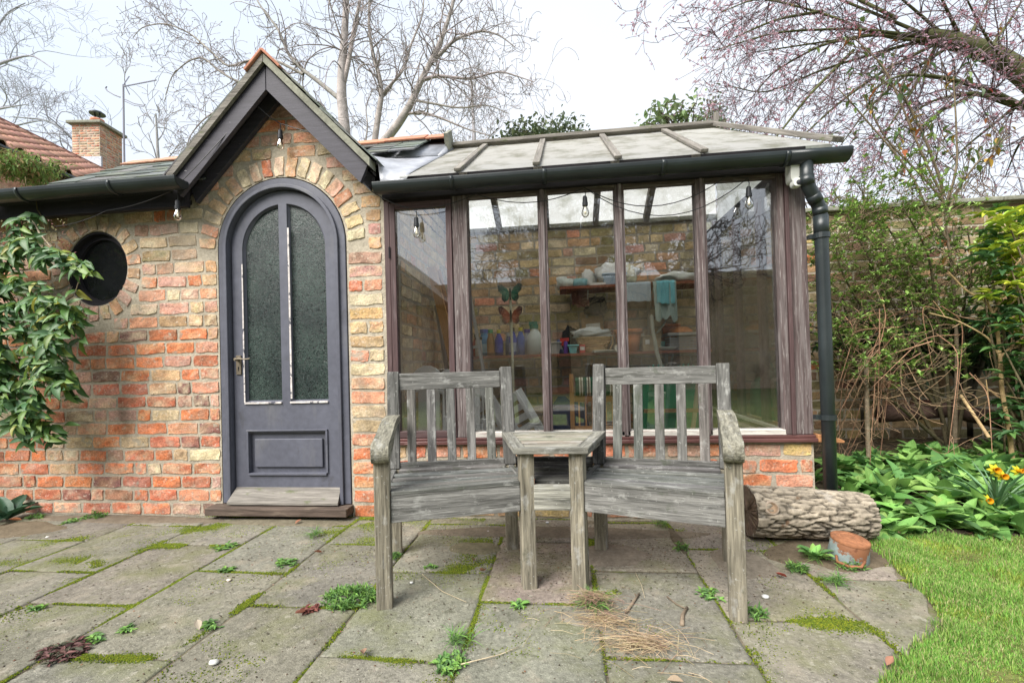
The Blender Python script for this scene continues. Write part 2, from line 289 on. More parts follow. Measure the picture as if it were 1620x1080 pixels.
# ---------------------------------------------------------------- brickwork
def brick_t(nu=9, nv=7):
    us = np.array([-1, -.975, -.88, -.45, 0, .45, .88, .975, 1]) if nu == 9 else np.array([-1, -.93, 0, .93, 1])
    vs_ = np.array([-1, -.93, -.65, 0, .65, .93, 1]) if nv == 7 else np.array([-1, -.85, .85, 1])
    U, V = np.meshgrid(us, vs_, indexing='ij'); a, b = len(us), len(vs_)
    F_ = np.array([(i*b+j, (i+1)*b+j, (i+1)*b+j+1, i*b+j+1) for i in range(a-1) for j in range(b-1)])
    ring = (np.abs(U) == 1) | (np.abs(V) == 1); inner = (np.abs(U) < .9) & (np.abs(V) < .8)
    return U.ravel(), V.ravel(), F_, ring.ravel(), inner.ravel()
BT_HI = brick_t(); BT_LO = brick_t(5, 4)
def bricks(mb, lst, T, bt=BT_HI, rough=1.0, mixc_=1.0):
    """lst rows: s, z, length, height, angle, proud, r, g, b ; T maps local (s, depth, z) to the world"""
    U, V, F_, ring, inner = bt; A = np.array(lst, float); N_ = len(A); k = len(U)
    ju = rng.uniform(-1, 1, (N_, k))*.0032*rough; jv = rng.uniform(-1, 1, (N_, k))*.0032*rough
    # slow waviness of the outline, rounded corners
    ph = rng.uniform(0, 6.28, (N_, 4)); L_, H = A[:, 2:3], A[:, 3:4]
    corner = (np.abs(U)*np.abs(V))**6
    u = U*L_/2*(1-.03*corner)+np.sin(V*2+ph[:, :1])*.0025*rough+ju
    v = V*H/2*(1-.10*corner)+np.sin(U*3+ph[:, 1:2])*.0025*rough+jv
    d = np.where(ring, .006, -.55*A[:, 5:6]*np.where(inner, 1, .93))+rng.uniform(-1, 1, (N_, k))*.0014*rough
    ca, sa = np.cos(A[:, 4:5]), np.sin(A[:, 4:5])
    X = A[:, 0:1]+u*ca-v*sa; Z = A[:, 1:2]+u*sa+v*ca
    P = np.stack([X, d, Z], -1).reshape(-1, 3)
    G = np.stack([u, d, v], -1)+rng.uniform(-20, 20, (N_, 1, 3))
    mot = 1+.12*np.sin(U*2.3+ph[:, 2:3])*np.cos(V*1.7+ph[:, 3:4])
    pk = np.array([PAL[q] for q in ('buff', 'pink', 'tan', 'cream', 'salmon', 'brown')])[rng.integers(0, 6, N_)]; bl = mixc_*np.clip(.30+.45*np.sin(U*rng.uniform(1.5, 4, (N_, 1))+ph[:, :1])*np.cos(V*2.1+ph[:, 1:2])+rng.uniform(-.15, .15, (N_, k)), 0, .55)[..., None]
    cols = (A[:, None, 6:9]*(1-bl)+pk[:, None]*bl)*mot[..., None]
    Fa = F_[None]+(np.arange(N_)*k)[:, None, None]
    mb.add(T(P), Fa.reshape(-1, 4), np.clip(cols.reshape(-1, 3), 0, 1), G.reshape(-1, 3))
PAL = dict(orange=(.58, .18, .075), red=(.46, .135, .075), salmon=(.58, .27, .17), pink=(.48, .28, .225), plum=(.19, .085, .075), buff=(.50, .38, .22), cream=(.60, .51, .34), brown=(.25, .16, .10), tan=(.48, .30, .17), yellow=(.56, .40, .17), olive=(.27, .24, .12))
def pick(ws):
    k = list(ws); p = np.array([ws[q] for q in k], float); return jit(PAL[k[rng.choice(len(k), p=p/p.sum())]], .16)
def fill(lst, s0, s1, z, h, colf, proud=.010, full=.222, joint=.014, half=.5):
    """one course between s0 and s1"""
    s = s0
    while s < s1-.03:
        L_ = full*rng.uniform(.94, 1.04) if rng.random() > half*.6 else full*rng.uniform(.42, .6)
        if s+L_ > s1-.07: L_ = s1-s
        if L_ > full*1.2: L_ = L_/2
        e = s+L_
        jj = joint*rng.uniform(.8, 1.3)
        if e-s > .05: lst.append((*((s+e)/2, z+rng.uniform(-.002, .002)), (e-s)-jj, h*rng.uniform(.95, 1.03), rng.uniform(-.012, .012), proud*rng.uniform(.4, 1.3), *colf((s+e)/2, z)))
        s = e
def subtract(iv, a, b):
    o = []
    for x, y in iv:
        if b <= x or a >= y: o.append((x, y)); continue
        if a > x: o.append((x, a))
        if b < y: o.append((b, y))
    return o
# ================================================================ ground
gb = MB(); gv = [(x, y, 0) for y in (-60, -14, -6, -2, 0, 2, 14, 90) for x in (-70, -14, -6, -2, 1, 3, 6, 14, 70)]
gb.add(gv, [(j*9+i, j*9+i+1, j*9+i+10, j*9+i+9) for j in range(7) for i in range(8)])
gb.v[0][:, 2] = -.03
tag(gb.build('ground', mat('rough_grass', (.15, .185, .065), 1, .05, (2, .3), (30, .35), (60, 1, .02))), kind='structure')

# patio: separate irregular flags in staggered columns
pb = MB(); JX = [-4.6, -4.12, -3.66, -3.19, -2.72, -2.25, -1.76, -1.30, -.83, -.36, .10, .56, 1.02, 1.50]
ROW0 = [-.75, -.5, -.81, -.45, -.81, -1.08, -1.38, -1.04, -1.33, -.96, -1.27, -1.02, -1.3]
def edge_ok(x, y):   # the worn outer edge of the paving, lower right
    P_ = [(-.25, 1.46), (-.45, 1.43), (-.61, 1.40), (-.89, 1.33), (-1.0, 1.27), (-1.13, 1.10), (-1.26, .94), (-1.40, .80), (-2, .3), (-3, -.2)]
    return float(np.interp(-y, [-a for a, _ in P_], [b for _, b in P_]))
slabs = []
for i in range(len(JX)-1):
    y = ROW0[i]-.61*4
    while y < -.03:
        slabs.append((JX[i], JX[i+1], max(y, -4), min(y+.61, .0))); y += .61
for (x0, x1, y0, y1) in slabs:
    if y1-y0 < .06: continue
    g_ = rng.uniform(.0008, .0045); nx, ny = 15, 17
    u = np.array([0, .006, .03, *np.linspace(.1, .9, 9), .97, .994, 1]); v = np.array([0, .005, .022, *np.linspace(.08, .92, 11), .978, .995, 1]); U, V = np.meshgrid(u, v, indexing='ij')
    X = x0+g_+(x1-x0-2*g_)*U; Y = y0+g_+(y1-y0-2*g_)*V
    if x1 > 1.0:
        lim = np.array([edge_ok(0, yy) for yy in Y[0]])[None]+.02*np.sin(Y*23+1)
        X = x0+g_+(np.minimum(x1, np.maximum(lim, x0+.02))-x0-2*g_)*U
    s1, s2 = rng.uniform(0, 50, 2); nzv = np.array([[mnoise.noise(Vector((a*5, b*5, s1))) for a, b in zip(r1, r2)] for r1, r2 in zip(X, Y)])
    edge = np.minimum(np.minimum(U, 1-U)*(x1-x0), np.minimum(V, 1-V)*(y1-y0))
    X = X+np.where(U == 0, 1, np.where(U == 1, -1, 0))*(rng.uniform(0, .003, X.shape)); Y = Y+np.where(V == 0, 1, np.where(V == 1, -1, 0))*(rng.uniform(0, .004, X.shape))
    tx, ty = rng.uniform(-.012, .012, 2); Z = .006+nzv*.003+tx*(U-.5)*.5+ty*(V-.5)*.5-.004*np.exp(-edge/.006)
    Z[0, :] -= .01; Z[-1, :] -= .01; Z[:, 0] -= .01; Z[:, -1] -= .01
    f = [(a*ny+b, (a+1)*ny+b, (a+1)*ny+b+1, a*ny+b+1) for a in range(nx-1) for b in range(ny-1)]
    warm = 1 if x0 > -.4 and y0 > -1.2 else 0
    base = jit((.195, .185, .150) if not warm else (.225, .195, .160), .10)
    P = np.stack([X, Y, Z], -1).reshape(-1, 3); pb.add(P, np.array(f), base, P+[0, 0, rng.uniform(0, 9)])
patio = tag(pb.build('patio', SLAB, smooth=True), kind='structure')
jb = MB(); ys_ = np.linspace(-4, -.0, 60); V = [(-5, y, .0) for y in ys_]+[(edge_ok(0, y)+.02+.02*math.sin(y*23), y, .0) for y in ys_]; jb.add(V, [(i, i+60, i+61, i+1) for i in range(59)]); tag(jb.build('joint_soil', mat('joint_dirt', (.155, .132, .095), 1, .05, (7, .35), (60, .35), (90, 1, .008), spots=[(5, .5, .12, (.12, .15, .04), (1, 1, 1), .7)])), kind='structure')

# dirt strip silted against the walls and under the seat (lies over the flags)
db = MB()
def dirt(cx, cy, rx, ry, col, h=.007, n=26):
    th = np.linspace(0, 2*math.pi, n, endpoint=False); V = [(cx, cy, h+.006)]
    for k, fr in enumerate((.4, .75, 1)):
        for t_ in th:
            r_ = fr*(1+.28*mnoise.noise(Vector((math.cos(t_)*1.5+cx*3, math.sin(t_)*1.5+cy*3, 5))))
            V.append((cx+rx*r_*math.cos(t_), cy+ry*r_*math.sin(t_), (h+.005 if k == 0 else h+.002 if k == 1 else -.004)))
    F_ = [(0, 1+j, 1+(j+1) % n) for j in range(n)]
    F2 = [(1+k*n+j, 1+(k+1)*n+j, 1+(k+1)*n+(j+1) % n, 1+k*n+(j+1) % n) for k in range(2) for j in range(n)]
    db.add(V, F_+F2, col)
for a in [(-.05, -.22, 1.0, .11, (.165, .14, .105)), (.555, -.3, .035, .22, (.12, .10, .07)), (.78, -.55, .16, .2, (.21, .18, .14)), (.2, -.5, .22, .16, (.20, .17, .135)), (-2.9, -.10, .8, .09, (.17, .14, .105)), (-3.4, -.3, .4, .16, (.16, .13, .09)), (1.2, -.45, .3, .22, (.12, .095, .065)), (-1.75, -.12, .6, .07, (.16, .14, .10)), (-.48, -.45, .16, .1, (.165, .15, .10)), (.05, -1.05, .13, .08, (.215, .195, .155))]: dirt(*a)
tag(db.build('soil_drift', DIRT, smooth=True), kind='structure')

# ================================================================ brick building
DX = -1.797; SPR = 1.745; RO = .445; WX, WZ, WRX, WRZ = -3.14, 1.665, .225, .245
GA, GS, DXG = 2.87, 1.045, -1.765          # gable apex height, slope
bld = thing('brick_outbuilding', 'red and buff brick garden building with arched door, pointed porch gable and round window', 'outbuilding', (DX, 0, 0))
def arc(cx, cz, rx, rz, a0, a1, n): return [(cx+rx*math.cos(a), cz+rz*math.sin(a)) for a in np.linspace(a0, a1, n)]
doorhole = [(DX+RO, -.02), *arc(DX, SPR, RO, RO, 0, math.pi, 30), (DX-RO, -.02)]
winhole = arc(WX, WZ, WRX+.01, WRZ+.01, 0, 2*math.pi, 37)[:-1]
mw = MB()
mw.prism([(-4.9, -.1), (DX-RO, -.1), (DX-RO, .0)]+doorhole[::-1][1:-1]+[(DX+RO, 0), (DX+RO, -.1), (-1.10, -.1), (-1.10, 2.04), (DXG, GA-.1), (-2.46, 2.08), (-4.9, 2.08)], 0, .24, [winhole])
mw.bx(-1.34, -1.10, .24, 1.64, 0, 2.1); mw.bx(-5.1, -4.9, -.0, 1.66, 0, 2.6); mw.bx(-5.1, -1.1, 1.60, 1.655, 0, 2.3)
wall = mw.build('wall', MORTAR, bld)
def facade_col(s, z):
    if s > DX+RO:
        if z > 1.50: return pick(dict(buff=3, pink=2, tan=2, cream=1))
        if z > 1.40: return pick(dict(orange=3, salmon=1))
        if z > .52: return pick(dict(cream=6, buff=3, tan=1, salmon=.8, yellow=.5))
        return pick(dict(red=3, orange=3, buff=1, salmon=2))
    if z > 2.1: return pick(dict(buff=3, pink=2, tan=3, orange=2, brown=.6, salmon=2))
    if z > 1.22: return pick(dict(buff=4, cream=4, tan=2, pink=3, salmon=2, brown=.7, orange=1, olive=.5))
    return pick(dict(orange=6, red=4, salmon=3, plum=1.6, buff=1.6, cream=1.2, brown=1, pink=2, tan=.8))
L1 = []; z = .045; PITCHZ = .0885
while z < 2.62:
    h = .073; zt, zb = z+h/2+.004, z-h/2-.004
    iv = [(-4.85, -1.115)]
    if zt > 2.06: iv = [(max(-2.39, DXG-(GA-.10-zt)/GS), min(-1.115, DXG+(GA-.10-zt)/GS))]
    hw = RO+.004 if zb < SPR else 0
    if zt > SPR:
        zz = max(z-.012, SPR)-SPR; R2 = RO+.146; hw = max(hw, math.sqrt(max(R2**2-zz**2, 0)))
    if z > .03 and hw > 0: iv = subtract(iv, DX-hw, DX+hw)
    dz = 0 if zb < WZ < zt else min(abs(zb-WZ), abs(zt-WZ)); ro2 = WRZ+.118
    if dz < ro2: hw = (WRX+.118)*math.sqrt(1-(dz/ro2)**2); iv = subtract(iv, WX-hw, WX+hw)
    for a, b in iv:
        if b-a > .05: fill(L1, a, b, z, h, facade_col)
    z += PITCHZ
n = 19
for i in range(n):          # voussoirs of the door arch
    a = math.pi*(i+.5)/n; r_ = RO+.070+rng.uniform(-.004, .004); c = np.minimum(1, pick(dict(cream=6, buff=4, tan=1, pink=2, salmon=.6))*1.15) if i not in (3, 10) else pick(dict(orange=1))
    L1.append((DX+r_*math.cos(a), SPR+r_*math.sin(a), .125*rng.uniform(.88, 1.03), .070*rng.uniform(.9, 1.08), a+rng.uniform(-.05, .05), .013, *c))
n = 21
for i in range(n):
    a = 2*math.pi*(i+.5)/n; c = pick(dict(cream=1.5, buff=4, tan=3, pink=3, salmon=2, brown=1))
    L1.append((WX+(WRX+.062)*math.cos(a), WZ+(WRZ+.062)*math.sin(a), .098*rng.uniform(.9, 1.06), .068*rng.uniform(.88, 1.04), a+rng.uniform(-.06, .06), .012, *c))
bb = MB(); bricks(bb, L1, lambda P: P)
# reveals of the openings are bricks too
def partition_T(P): return np.stack([-1.10-P[:, 1], P[:, 0], P[:, 2]], -1)
L2 = []; z = .045
while z < 2.5:
    iv = (.26, 1.62); fill(L2, max(iv[0], (z-2.0)/.621+.03), iv[1] if z < 2.2 else iv[1]-(z-2.2)*2.2, z, .073, lambda s, z: pick(dict(cream=7, buff=4, tan=1.5, olive=.6, pink=1, orange=.3)), proud=.007); z += PITCHZ
bb.build('brick_facing', BRICK, bld, smooth=False)
b2 = MB(); bricks(b2, L2, partition_T)
pt = b2.build('inner_brick_facing', BRICK, bld, smooth=False)
# limewash patch on the inner partition
# roofs
mr_ = MB()
def slope_slab(mb, pts, th, c=(.1, .1, .1)):
    P = np.array(pts, float); n_ = nrm(np.cross(P[1]-P[0], P[2]-P[0])); n_ = n_ if n_[2] > 0 else -n_; k = len(P)
    mb.add(np.concatenate([P, P-n_*th]), [tuple(range(k)), tuple(range(2*k-1, k-1, -1))]+[(i, i+k, (i+1) % k+k, (i+1) % k) for i in range(k)], c)
MR = lambda y: 2.12+(y+.14)*.667          # main roof plane
slope_slab(mr_, [(-3.72, -.14, MR(-.14)), (-2.46, -.14, MR(-.14)), (-1.6, .85, MR(.85)), (-3.72, .85, MR(.85))], .05)
slope_slab(mr_, [(-3.72, .85, MR(.85)), (-.9, .85, MR(.85)), (-.9, 1.8, 2.15), (-3.72, 1.8, 2.15)], .05)
mr_.bx(-5.2, -3.73, -.05, 1.7, 2.085, 2.12)
for sg in (-1, 1):
    H_ = .66 if sg > 0 else .65; slope_slab(mr_, [(DXG, -.17, GA-.02), (DXG+sg*H_, -.17, GA-.02-H_*GS), (DXG+sg*H_, -.08, GA-.02-H_*GS), (DXG+sg*.06, .85, GA-.02-.06*GS), (DXG, .9, GA-.02)], .03)
roof = mr_.build('roof', FASC, bld)
sb = MB()
def slates(mb, O, a, b, la, lb, test, wd=.24, gauge=.15):
    a = nrm(a); b = nrm(b); n_ = np.cross(a, b); n_ = n_ if n_[2] > 0 else -n_; r = 0; t = .0
    while t < lb:
        s = -(r % 2)*wd/2
        while s < la:
            if s < 0: s += wd/2; mb_half = True
            p = np.array(O)+a*(s+wd/2)+b*(t+gauge*.6)+n_*.014
            if test(p):
                tl = .035+rng.uniform(-.006, .006); bb_ = nrm(b-n_*(-tl)*-1); nn = np.cross(a, bb_); nn = nn if nn[2] > 0 else -nn
                mb.frame(p+rng.uniform(-.003, .003, 3), (a, bb_, nn), (wd-.006, gauge*1.75, .009), jit((.115, .125, .115), .25))
            s += wd
        t += gauge; r += 1
slates(sb, (-3.72, -.16, MR(-.16)), (1, 0, 0), (0, 1, .667), 2.9, 1.2, lambda p: p[0] < DXG-.05-(GA-.06-p[2])/GS and p[1] < .80)
slates(sb, (-1.62, .42, MR(.42)), (1, 0, 0), (0, 1, .667), .72, .46, lambda p: p[0] > DXG+.08+(GA-p[2])/GS and p[1] < .80 and p[0] < -.98, wd=.2, gauge=.10)
for sg in (-1, 1):
    slates(sb, (DXG+sg*.66, -.185, GA-.66*GS), (0, 1, 0), (-sg, 0, GS), 1.2, .74, lambda p: p[2] > MR(p[1])-.06 or p[1] < -.06, wd=.22, gauge=.13)
sb.build('slates', SLATE, roof)
rt_ = MB()
def ridge(mb, p0, p1, ang=50, w_=.15, col=PAL['orange'], seg=.33):
    p0 = np.array(p0, float); p1 = np.array(p1, float); d = nrm(p1-p0); L_ = np.linalg.norm(p1-p0); sd = nrm(np.cross(d, (0, 0, 1))); t = 0; k = 0
    while t < L_-.02:
        e = min(t+seg, L_); o = .004*(k % 2)+rng.uniform(-.003, .003); c = jit(col, .12)
        for sg in (-1, 1):
            u = sd*sg*math.cos(rad(ang))-np.array([0, 0, 1])*math.sin(rad(ang)); nn = np.cross(d, u); nn = nn if nn[2] > 0 else -nn
            mb.frame(p0+d*(t+e)/2+u*w_/2+np.array([0, 0, .018+o]), (d, u, nn), (e-t-.006, w_, .016), c)
        t = e; k += 1
ridge(rt_, (DXG, -.21, GA), (DXG, .95, GA), 46, .165, (.46, .21, .135))
ridge(rt_, (-3.74, .85, MR(.85)+.02), (-1.9, .85, MR(.85)+.02), 34, .14, (.46, .25, .17)); ridge(rt_, (-1.7, .85, MR(.85)+.02), (-.85, .85, MR(.85)+.02), 34, .15, (.48, .22, .14))
rt_.build('ridge_tiles', TERRA, roof, bevel=.004)
mb_ = MB(); mb_.board((-.86, .70, MR(.70)+.0), (-.86, .86, MR(.86)+.0), .03, .12, c=(.3, .3, .25))
mb_.build('ridge_end_mortar', CONC, roof)
# lead valley between porch roof and glass roof
CR = lambda y: 2.10+(y+.10)*.621
lm = MB(); nn_ = 10; V = []
for i in range(nn_+1):
    y = -.165+.74*i/nn_; xl = DXG+(GA-CR(y))/GS-.06; xr = -.90+.05*i/nn_
    for j, q in enumerate(np.linspace(0, 1, 8)):
        V.append((xl+(xr-xl)*q, y, (CR(y)+.004+.02*(1-q)+.05*(1-q)**3 if i else 2.035)+rng.uniform(-.002, .002)+.005*math.sin(q*9+i)*(1-q)))
lm.add(V, [(i*8+j, i*8+j+1, (i+1)*8+j+1, (i+1)*8+j) for i in range(nn_) for j in range(7)])
slope_slab(lm, [(-1.56, .50, MR(.50)-.03), (-.88, .50, MR(.50)-.06), (-.86, .85, MR(.85)-.02), (-1.56, .85, MR(.85)-.02)], .01)
lm.add([(-.88, .50, MR(.50)-.06), (-.86, .85, MR(.85)-.02), (-.84, .85, CR(.85)), (-.85, .50, CR(.50))], [(0, 1, 2, 3)])
lm.build('lead_flashing', LEAD, bld, smooth=True, solid=.004)
# barge boards
for sg in (-1, 1):
    hw = .64; q = lambda x, o: (DXG+sg*x, GA-o-GS*x)
    m1 = MB(); m1.prism([q(0.002, .05), q(hw, .05), q(hw-.05, .208), q(.002, .208)], -.167, -.14); m1.build('bargeboard', BARGE, bld, bevel=.002)
    m1 = MB(); m1.prism([q(.002, -.0), q(hw+.02, -.0), q(hw+.02, .052), q(.002, .052)], -.192, -.10, c=(.2, .2, .15))
    m1.build('verge', CONC if sg > 0 else GREYW, bld)
    m1 = MB(); m1.prism([q(.002, .09), q(hw-.02, .09), q(hw-.05, .205), q(.002, .205)], -.045, -.012); m1.build('inner_bargeboard', BARGE, bld, bevel=.002)
# fascia and left gutter
for sg in (-1, 1):
    hw = .62; q = lambda x, o: (DXG+sg*x, GA-o-GS*x); m1 = MB(); m1.prism([q(.002, .060), q(hw, .060), q(hw, .078), q(.002, .078)], -.139, -.0); m1.build('soffit_board', BARGE, bld)
m1 = MB(); m1.bx(-5.2, -2.36, -.12, -.08, 2.00, 2.15); m1.bx(-5.2, -2.42, -.08, .0, 2.05, 2.08)
m1.build('fascia', FASC, bld, bevel=.003)
def gutter(x0, x1, y, z, r, name, par, brackets):
    m = MB(); th = np.linspace(math.pi, 2*math.pi, 13); pr = [(y+r*math.cos(a), z+r*math.sin(a)) for a in th]; pi = [(y+(r-.005)*math.cos(a), z+(r-.005)*math.sin(a)) for a in th[::-1]]
    lip = [(y+r+.0, z+.006), (y+r-.008, z+.006)]; poly = pr+lip+pi+[(y-r+.008, z+.006), (y-r, z+.006)]
    k = len(poly); xs = [x0, x1]; V = [(x, a, b) for x in xs for a, b in poly]
    m.add(V, [(i, (i+1) % k, (i+1) % k+k, i+k) for i in range(k)])
    o = m.build(name, BLACKP, par, smooth=False)
    for bxx in brackets:
        m = MB(); V = [(x, y+(r+.004)*math.cos(a), z+(r+.004)*math.sin(a)) for x in (bxx-.011, bxx+.011) for a in np.linspace(math.pi*.97, 2.03*math.pi, 13)]
        m.add(V, [(i, i+1, i+14, i+13) for i in range(12)]); m.bx(bxx-.011, bxx+.011, y+r-.012, y+r+.03, z-.01, z+.012)
        m.build('gutter_bracket', BLACKP, o, solid=.004, smooth=True)
    return o
gl_ = gutter(-5.2, -2.30, -.21, 2.13, .058, 'gutter', bld, [-4.2, -3.4, -2.75])
m1 = MB(); m1.prism([( -.21+.056*math.cos(a), 2.13+.056*math.sin(a)) for a in np.linspace(math.pi, 2*math.pi, 12)], -.004, .004, T=lambda v: np.stack([-2.302+v[:, 1], v[:, 0], v[:, 2]], -1)); m1.build('gutter_end', BLACKP, gl_)
# ---- round window
def ringmesh(mb, cx, cz, ro, ri, y0, y1, n=40, a0=0, a1=2*math.pi, rz=1.0, c=(.5, .5, .5)):
    th = np.linspace(a0, a1, n); V = []; G = []
    for a in th:
        for (r_, y) in ((ro, y1), (ro, y0), (ri, y0), (ri, y1)):
            V.append((cx+r_*math.cos(a), y, cz+(r_*rz)*math.sin(a))); G.append((a*ro, r_, y))
    F_ = [(i*4+j, i*4+(j+1) % 4, (i+1)*4+(j+1) % 4, (i+1)*4+j) for i in range(n-1) for j in range(4)]
    if a1-a0 < 6.28: F_ += [(0, 1, 2, 3), tuple((n-1)*4+j for j in (3, 2, 1, 0))]
    mb.add(V, F_, c, G)
def disc(mb, cx, cz, r, y, rz=1.0, n=40):
    V = [(cx+r*math.cos(a), y, cz+r*rz*math.sin(a)) for a in np.linspace(0, 2*math.pi, n, endpoint=False)]
    mb.add(V, [tuple(range(n))[::-1]])
m1 = MB(); ringmesh(m1, WX, WZ, .232, .192, .045, .085, rz=1.09); ringmesh(m1, WX, WZ, .236, .222, .01, .15, rz=1.09); wf = m1.build('round_window', FASC, bld)
wf['label'] = 'small round window with black frame half behind the creeper'
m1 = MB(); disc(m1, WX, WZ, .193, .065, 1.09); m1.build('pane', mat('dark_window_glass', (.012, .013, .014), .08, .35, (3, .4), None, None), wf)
# ---- door frame, door
m1 = MB()
FR0, FR1 = .438, .372
outer = [(DX+FR0, .085), *arc(DX, SPR, FR0, FR0, 0, math.pi, 36), (DX-FR0, .085)]
inner = [(DX-FR1, .085), *arc(DX, SPR, FR1, FR1, math.pi, 0, 36), (DX+FR1, .085)]
m1.prism(outer+inner, -.004, .10)
R3, R4 = .395, .372
m1.prism([(DX+R3, .085), *arc(DX, SPR, R3, R3, 0, math.pi, 36), (DX-R3, .085), (DX-R4, .085), *arc(DX, SPR, R4, R4, math.pi, 0, 36), (DX+R4, .085)], -.022, -.0045)
dfr = m1.build('door_frame', DOORP, bld, bevel=.004)
m1 = MB(); m1.bx(-2.29, -1.345, -.10, .12, .032, .082, (.3, .25, .2)); m1.build('threshold', THRESH, bld, bevel=.006)
m1 = MB(); m1.bx(-2.24, -1.36, .0, .12, -.05, .03); m1.build('step_base', MORTAR, bld)
LR = .288; LB = .735
def light(s):
    a0 = math.acos(.030/LR); pts = [(DX+s*.030, LB), (DX+s*LR, LB), (DX+s*LR, SPR-.01)]+[(DX+s*LR*math.cos(a), SPR-.01+LR*math.sin(a)) for a in np.linspace(.04, a0, 14)]
    return pts
leaf_o = [(DX+.366, .10), *arc(DX, SPR, .366, .366, 0, math.pi, 36), (DX-.366, .10)]
pan = [(DX-.265, .275), (DX+.265, .275), (DX+.265, .535), (DX-.265, .535)]
m1 = MB(); m1.prism(leaf_o, .022, .065, [light(-1), light(1), pan]); door = m1.build('door', DOORP, bld, bevel=.003)
for s in (-1, 1):
    L_ = light(s); m1 = MB(); m1.prism(L_, .046, .050); m1.build('pane', OBSC, door)
    P_ = [np.array((a, b)) for a, b in L_]; cx = np.mean(P_, 0); I = [q+(cx-q)*.045*(1 if True else 0) for q in P_]
    m1 = MB(); k = len(P_); V = []
    for q in P_:
        d = cx-q; l = np.linalg.norm(d*np.array([1, .35])); ii = q+d*np.array([.010/max(abs(d[0]), .05), .010/max(abs(d[1]), .05)]); V += [(q[0], .030, q[1]), (ii[0], .045, ii[1])]
    m1.add(V, [(2*i, 2*((i+1) % k), 2*((i+1) % k)+1, 2*i+1) for i in range(k)]); m1.build('glazing_bead', DOORP, door, solid=.003)
    m1 = MB(); m1.bx(min(DX+s*.036, DX+s*.040)-.004, max(DX+s*.036, DX+s*.04)+.004, .0175, .0215, LB+.02, SPR+.12) if s > 0 else m1.bx(DX-LR-.006, DX-LR+.003, .0175, .0215, LB, SPR-.1)
    m1.bx(DX+min(s*.03, s*LR), DX+max(s*.03, s*LR), .012, .0215, LB-.010, LB+.002); m1.build('putty', CHIP, door, bevel=.001)
m1 = MB(); m1.bx(DX-.27, DX+.27, .046, .056, .27, .54); m1.bx(DX-.235, DX+.235, .030, .0455, .31, .495); m1.build('raised_panel', DOORP, door, bevel=.006)
m1 = MB(); m1.bx(DX-.27, DX+.27, .008, .0215, .262, .275, (.5, .5, .5)); m1.bx(DX-.28, DX-.266, .012, .0215, .276, .545); m1.bx(DX+.266, DX+.28, .012, .0215, .276, .545); m1.bx(DX-.28, DX+.28, .010, .0215, .546, .556); m1.build('panel_moulding', DOORP, door, bevel=.002)
m1 = MB(); m1.add([(DX-.36, .02, .185), (DX+.36, .02, .185), (DX+.375, -.055, .105), (DX-.375, -.055, .105), (DX-.36, .02, .09), (DX+.36, .02, .09), (DX+.375, -.055, .09), (DX-.375, -.055, .09)], [(0, 3, 2, 1), (4, 5, 6, 7), (3, 7, 6, 2), (0, 1, 5, 4), (0, 4, 7, 3), (1, 2, 6, 5)]); m1.build('weatherboard', GREYW, door, bevel=.002)
m1 = MB(); hx = DX-.325; m1.bx(hx-.017, hx+.017, .013, .0215, .92, 1.045); m1.lathe([(0, -.03), (.011, -.03), (.011, 0), (.015, 0)], (hx, .012, 1.02), 12, ax=[[1, 0, 0], [0, 0, 1], [0, 1, 0]])
m1.tube([(hx, -.018, 1.02), (hx+.03, -.022, 1.022), (hx+.08, -.02, 1.018), (hx+.105, -.018, 1.022)], [.007, .006, .0055, .004], 8); hd = m1.build('handle', BRASS, door, bevel=.001)
m1 = MB(); m1.bx(hx-.003, hx+.003, .0118, .0128, .945, .965); m1.lathe([(0, 0), (.005, 0), (.005, .001)], (hx, .0118, .966), 10, ax=[[1, 0, 0], [0, 0, 1], [0, 1, 0]]); m1.build('keyhole', mat('keyhole_black', (.01, .01, .01)), door)
# ================================================================ garden wall
gwl = thing('garden_wall', 'tall old yellow brick garden wall green with algae, running behind the lean-to and the shrubs', 'wall', (2, 1.7, 0))
m1 = MB(); m1.bx(-5.2, 7.5, 1.66, 1.9, -.1, 2.22); m1.build('wall_core', MORTAR, gwl)
L3 = []; z = .045
while z < 2.2:
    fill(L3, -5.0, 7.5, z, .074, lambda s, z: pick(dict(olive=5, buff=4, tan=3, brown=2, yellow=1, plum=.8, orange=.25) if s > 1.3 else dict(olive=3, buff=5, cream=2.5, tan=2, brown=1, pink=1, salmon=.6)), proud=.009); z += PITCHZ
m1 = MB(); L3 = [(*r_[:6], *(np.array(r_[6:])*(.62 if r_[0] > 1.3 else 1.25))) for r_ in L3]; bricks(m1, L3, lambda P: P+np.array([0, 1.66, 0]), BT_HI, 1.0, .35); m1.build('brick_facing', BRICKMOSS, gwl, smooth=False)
m1 = MB(); x = -5.2
while x < 7.4: m1.bx(x, x+.895, 1.60, 1.96, 2.222+.0*x, 2.262, (.10, .11, .07)); x += .9
m1.build('coping', CONC, gwl, bevel=.008)

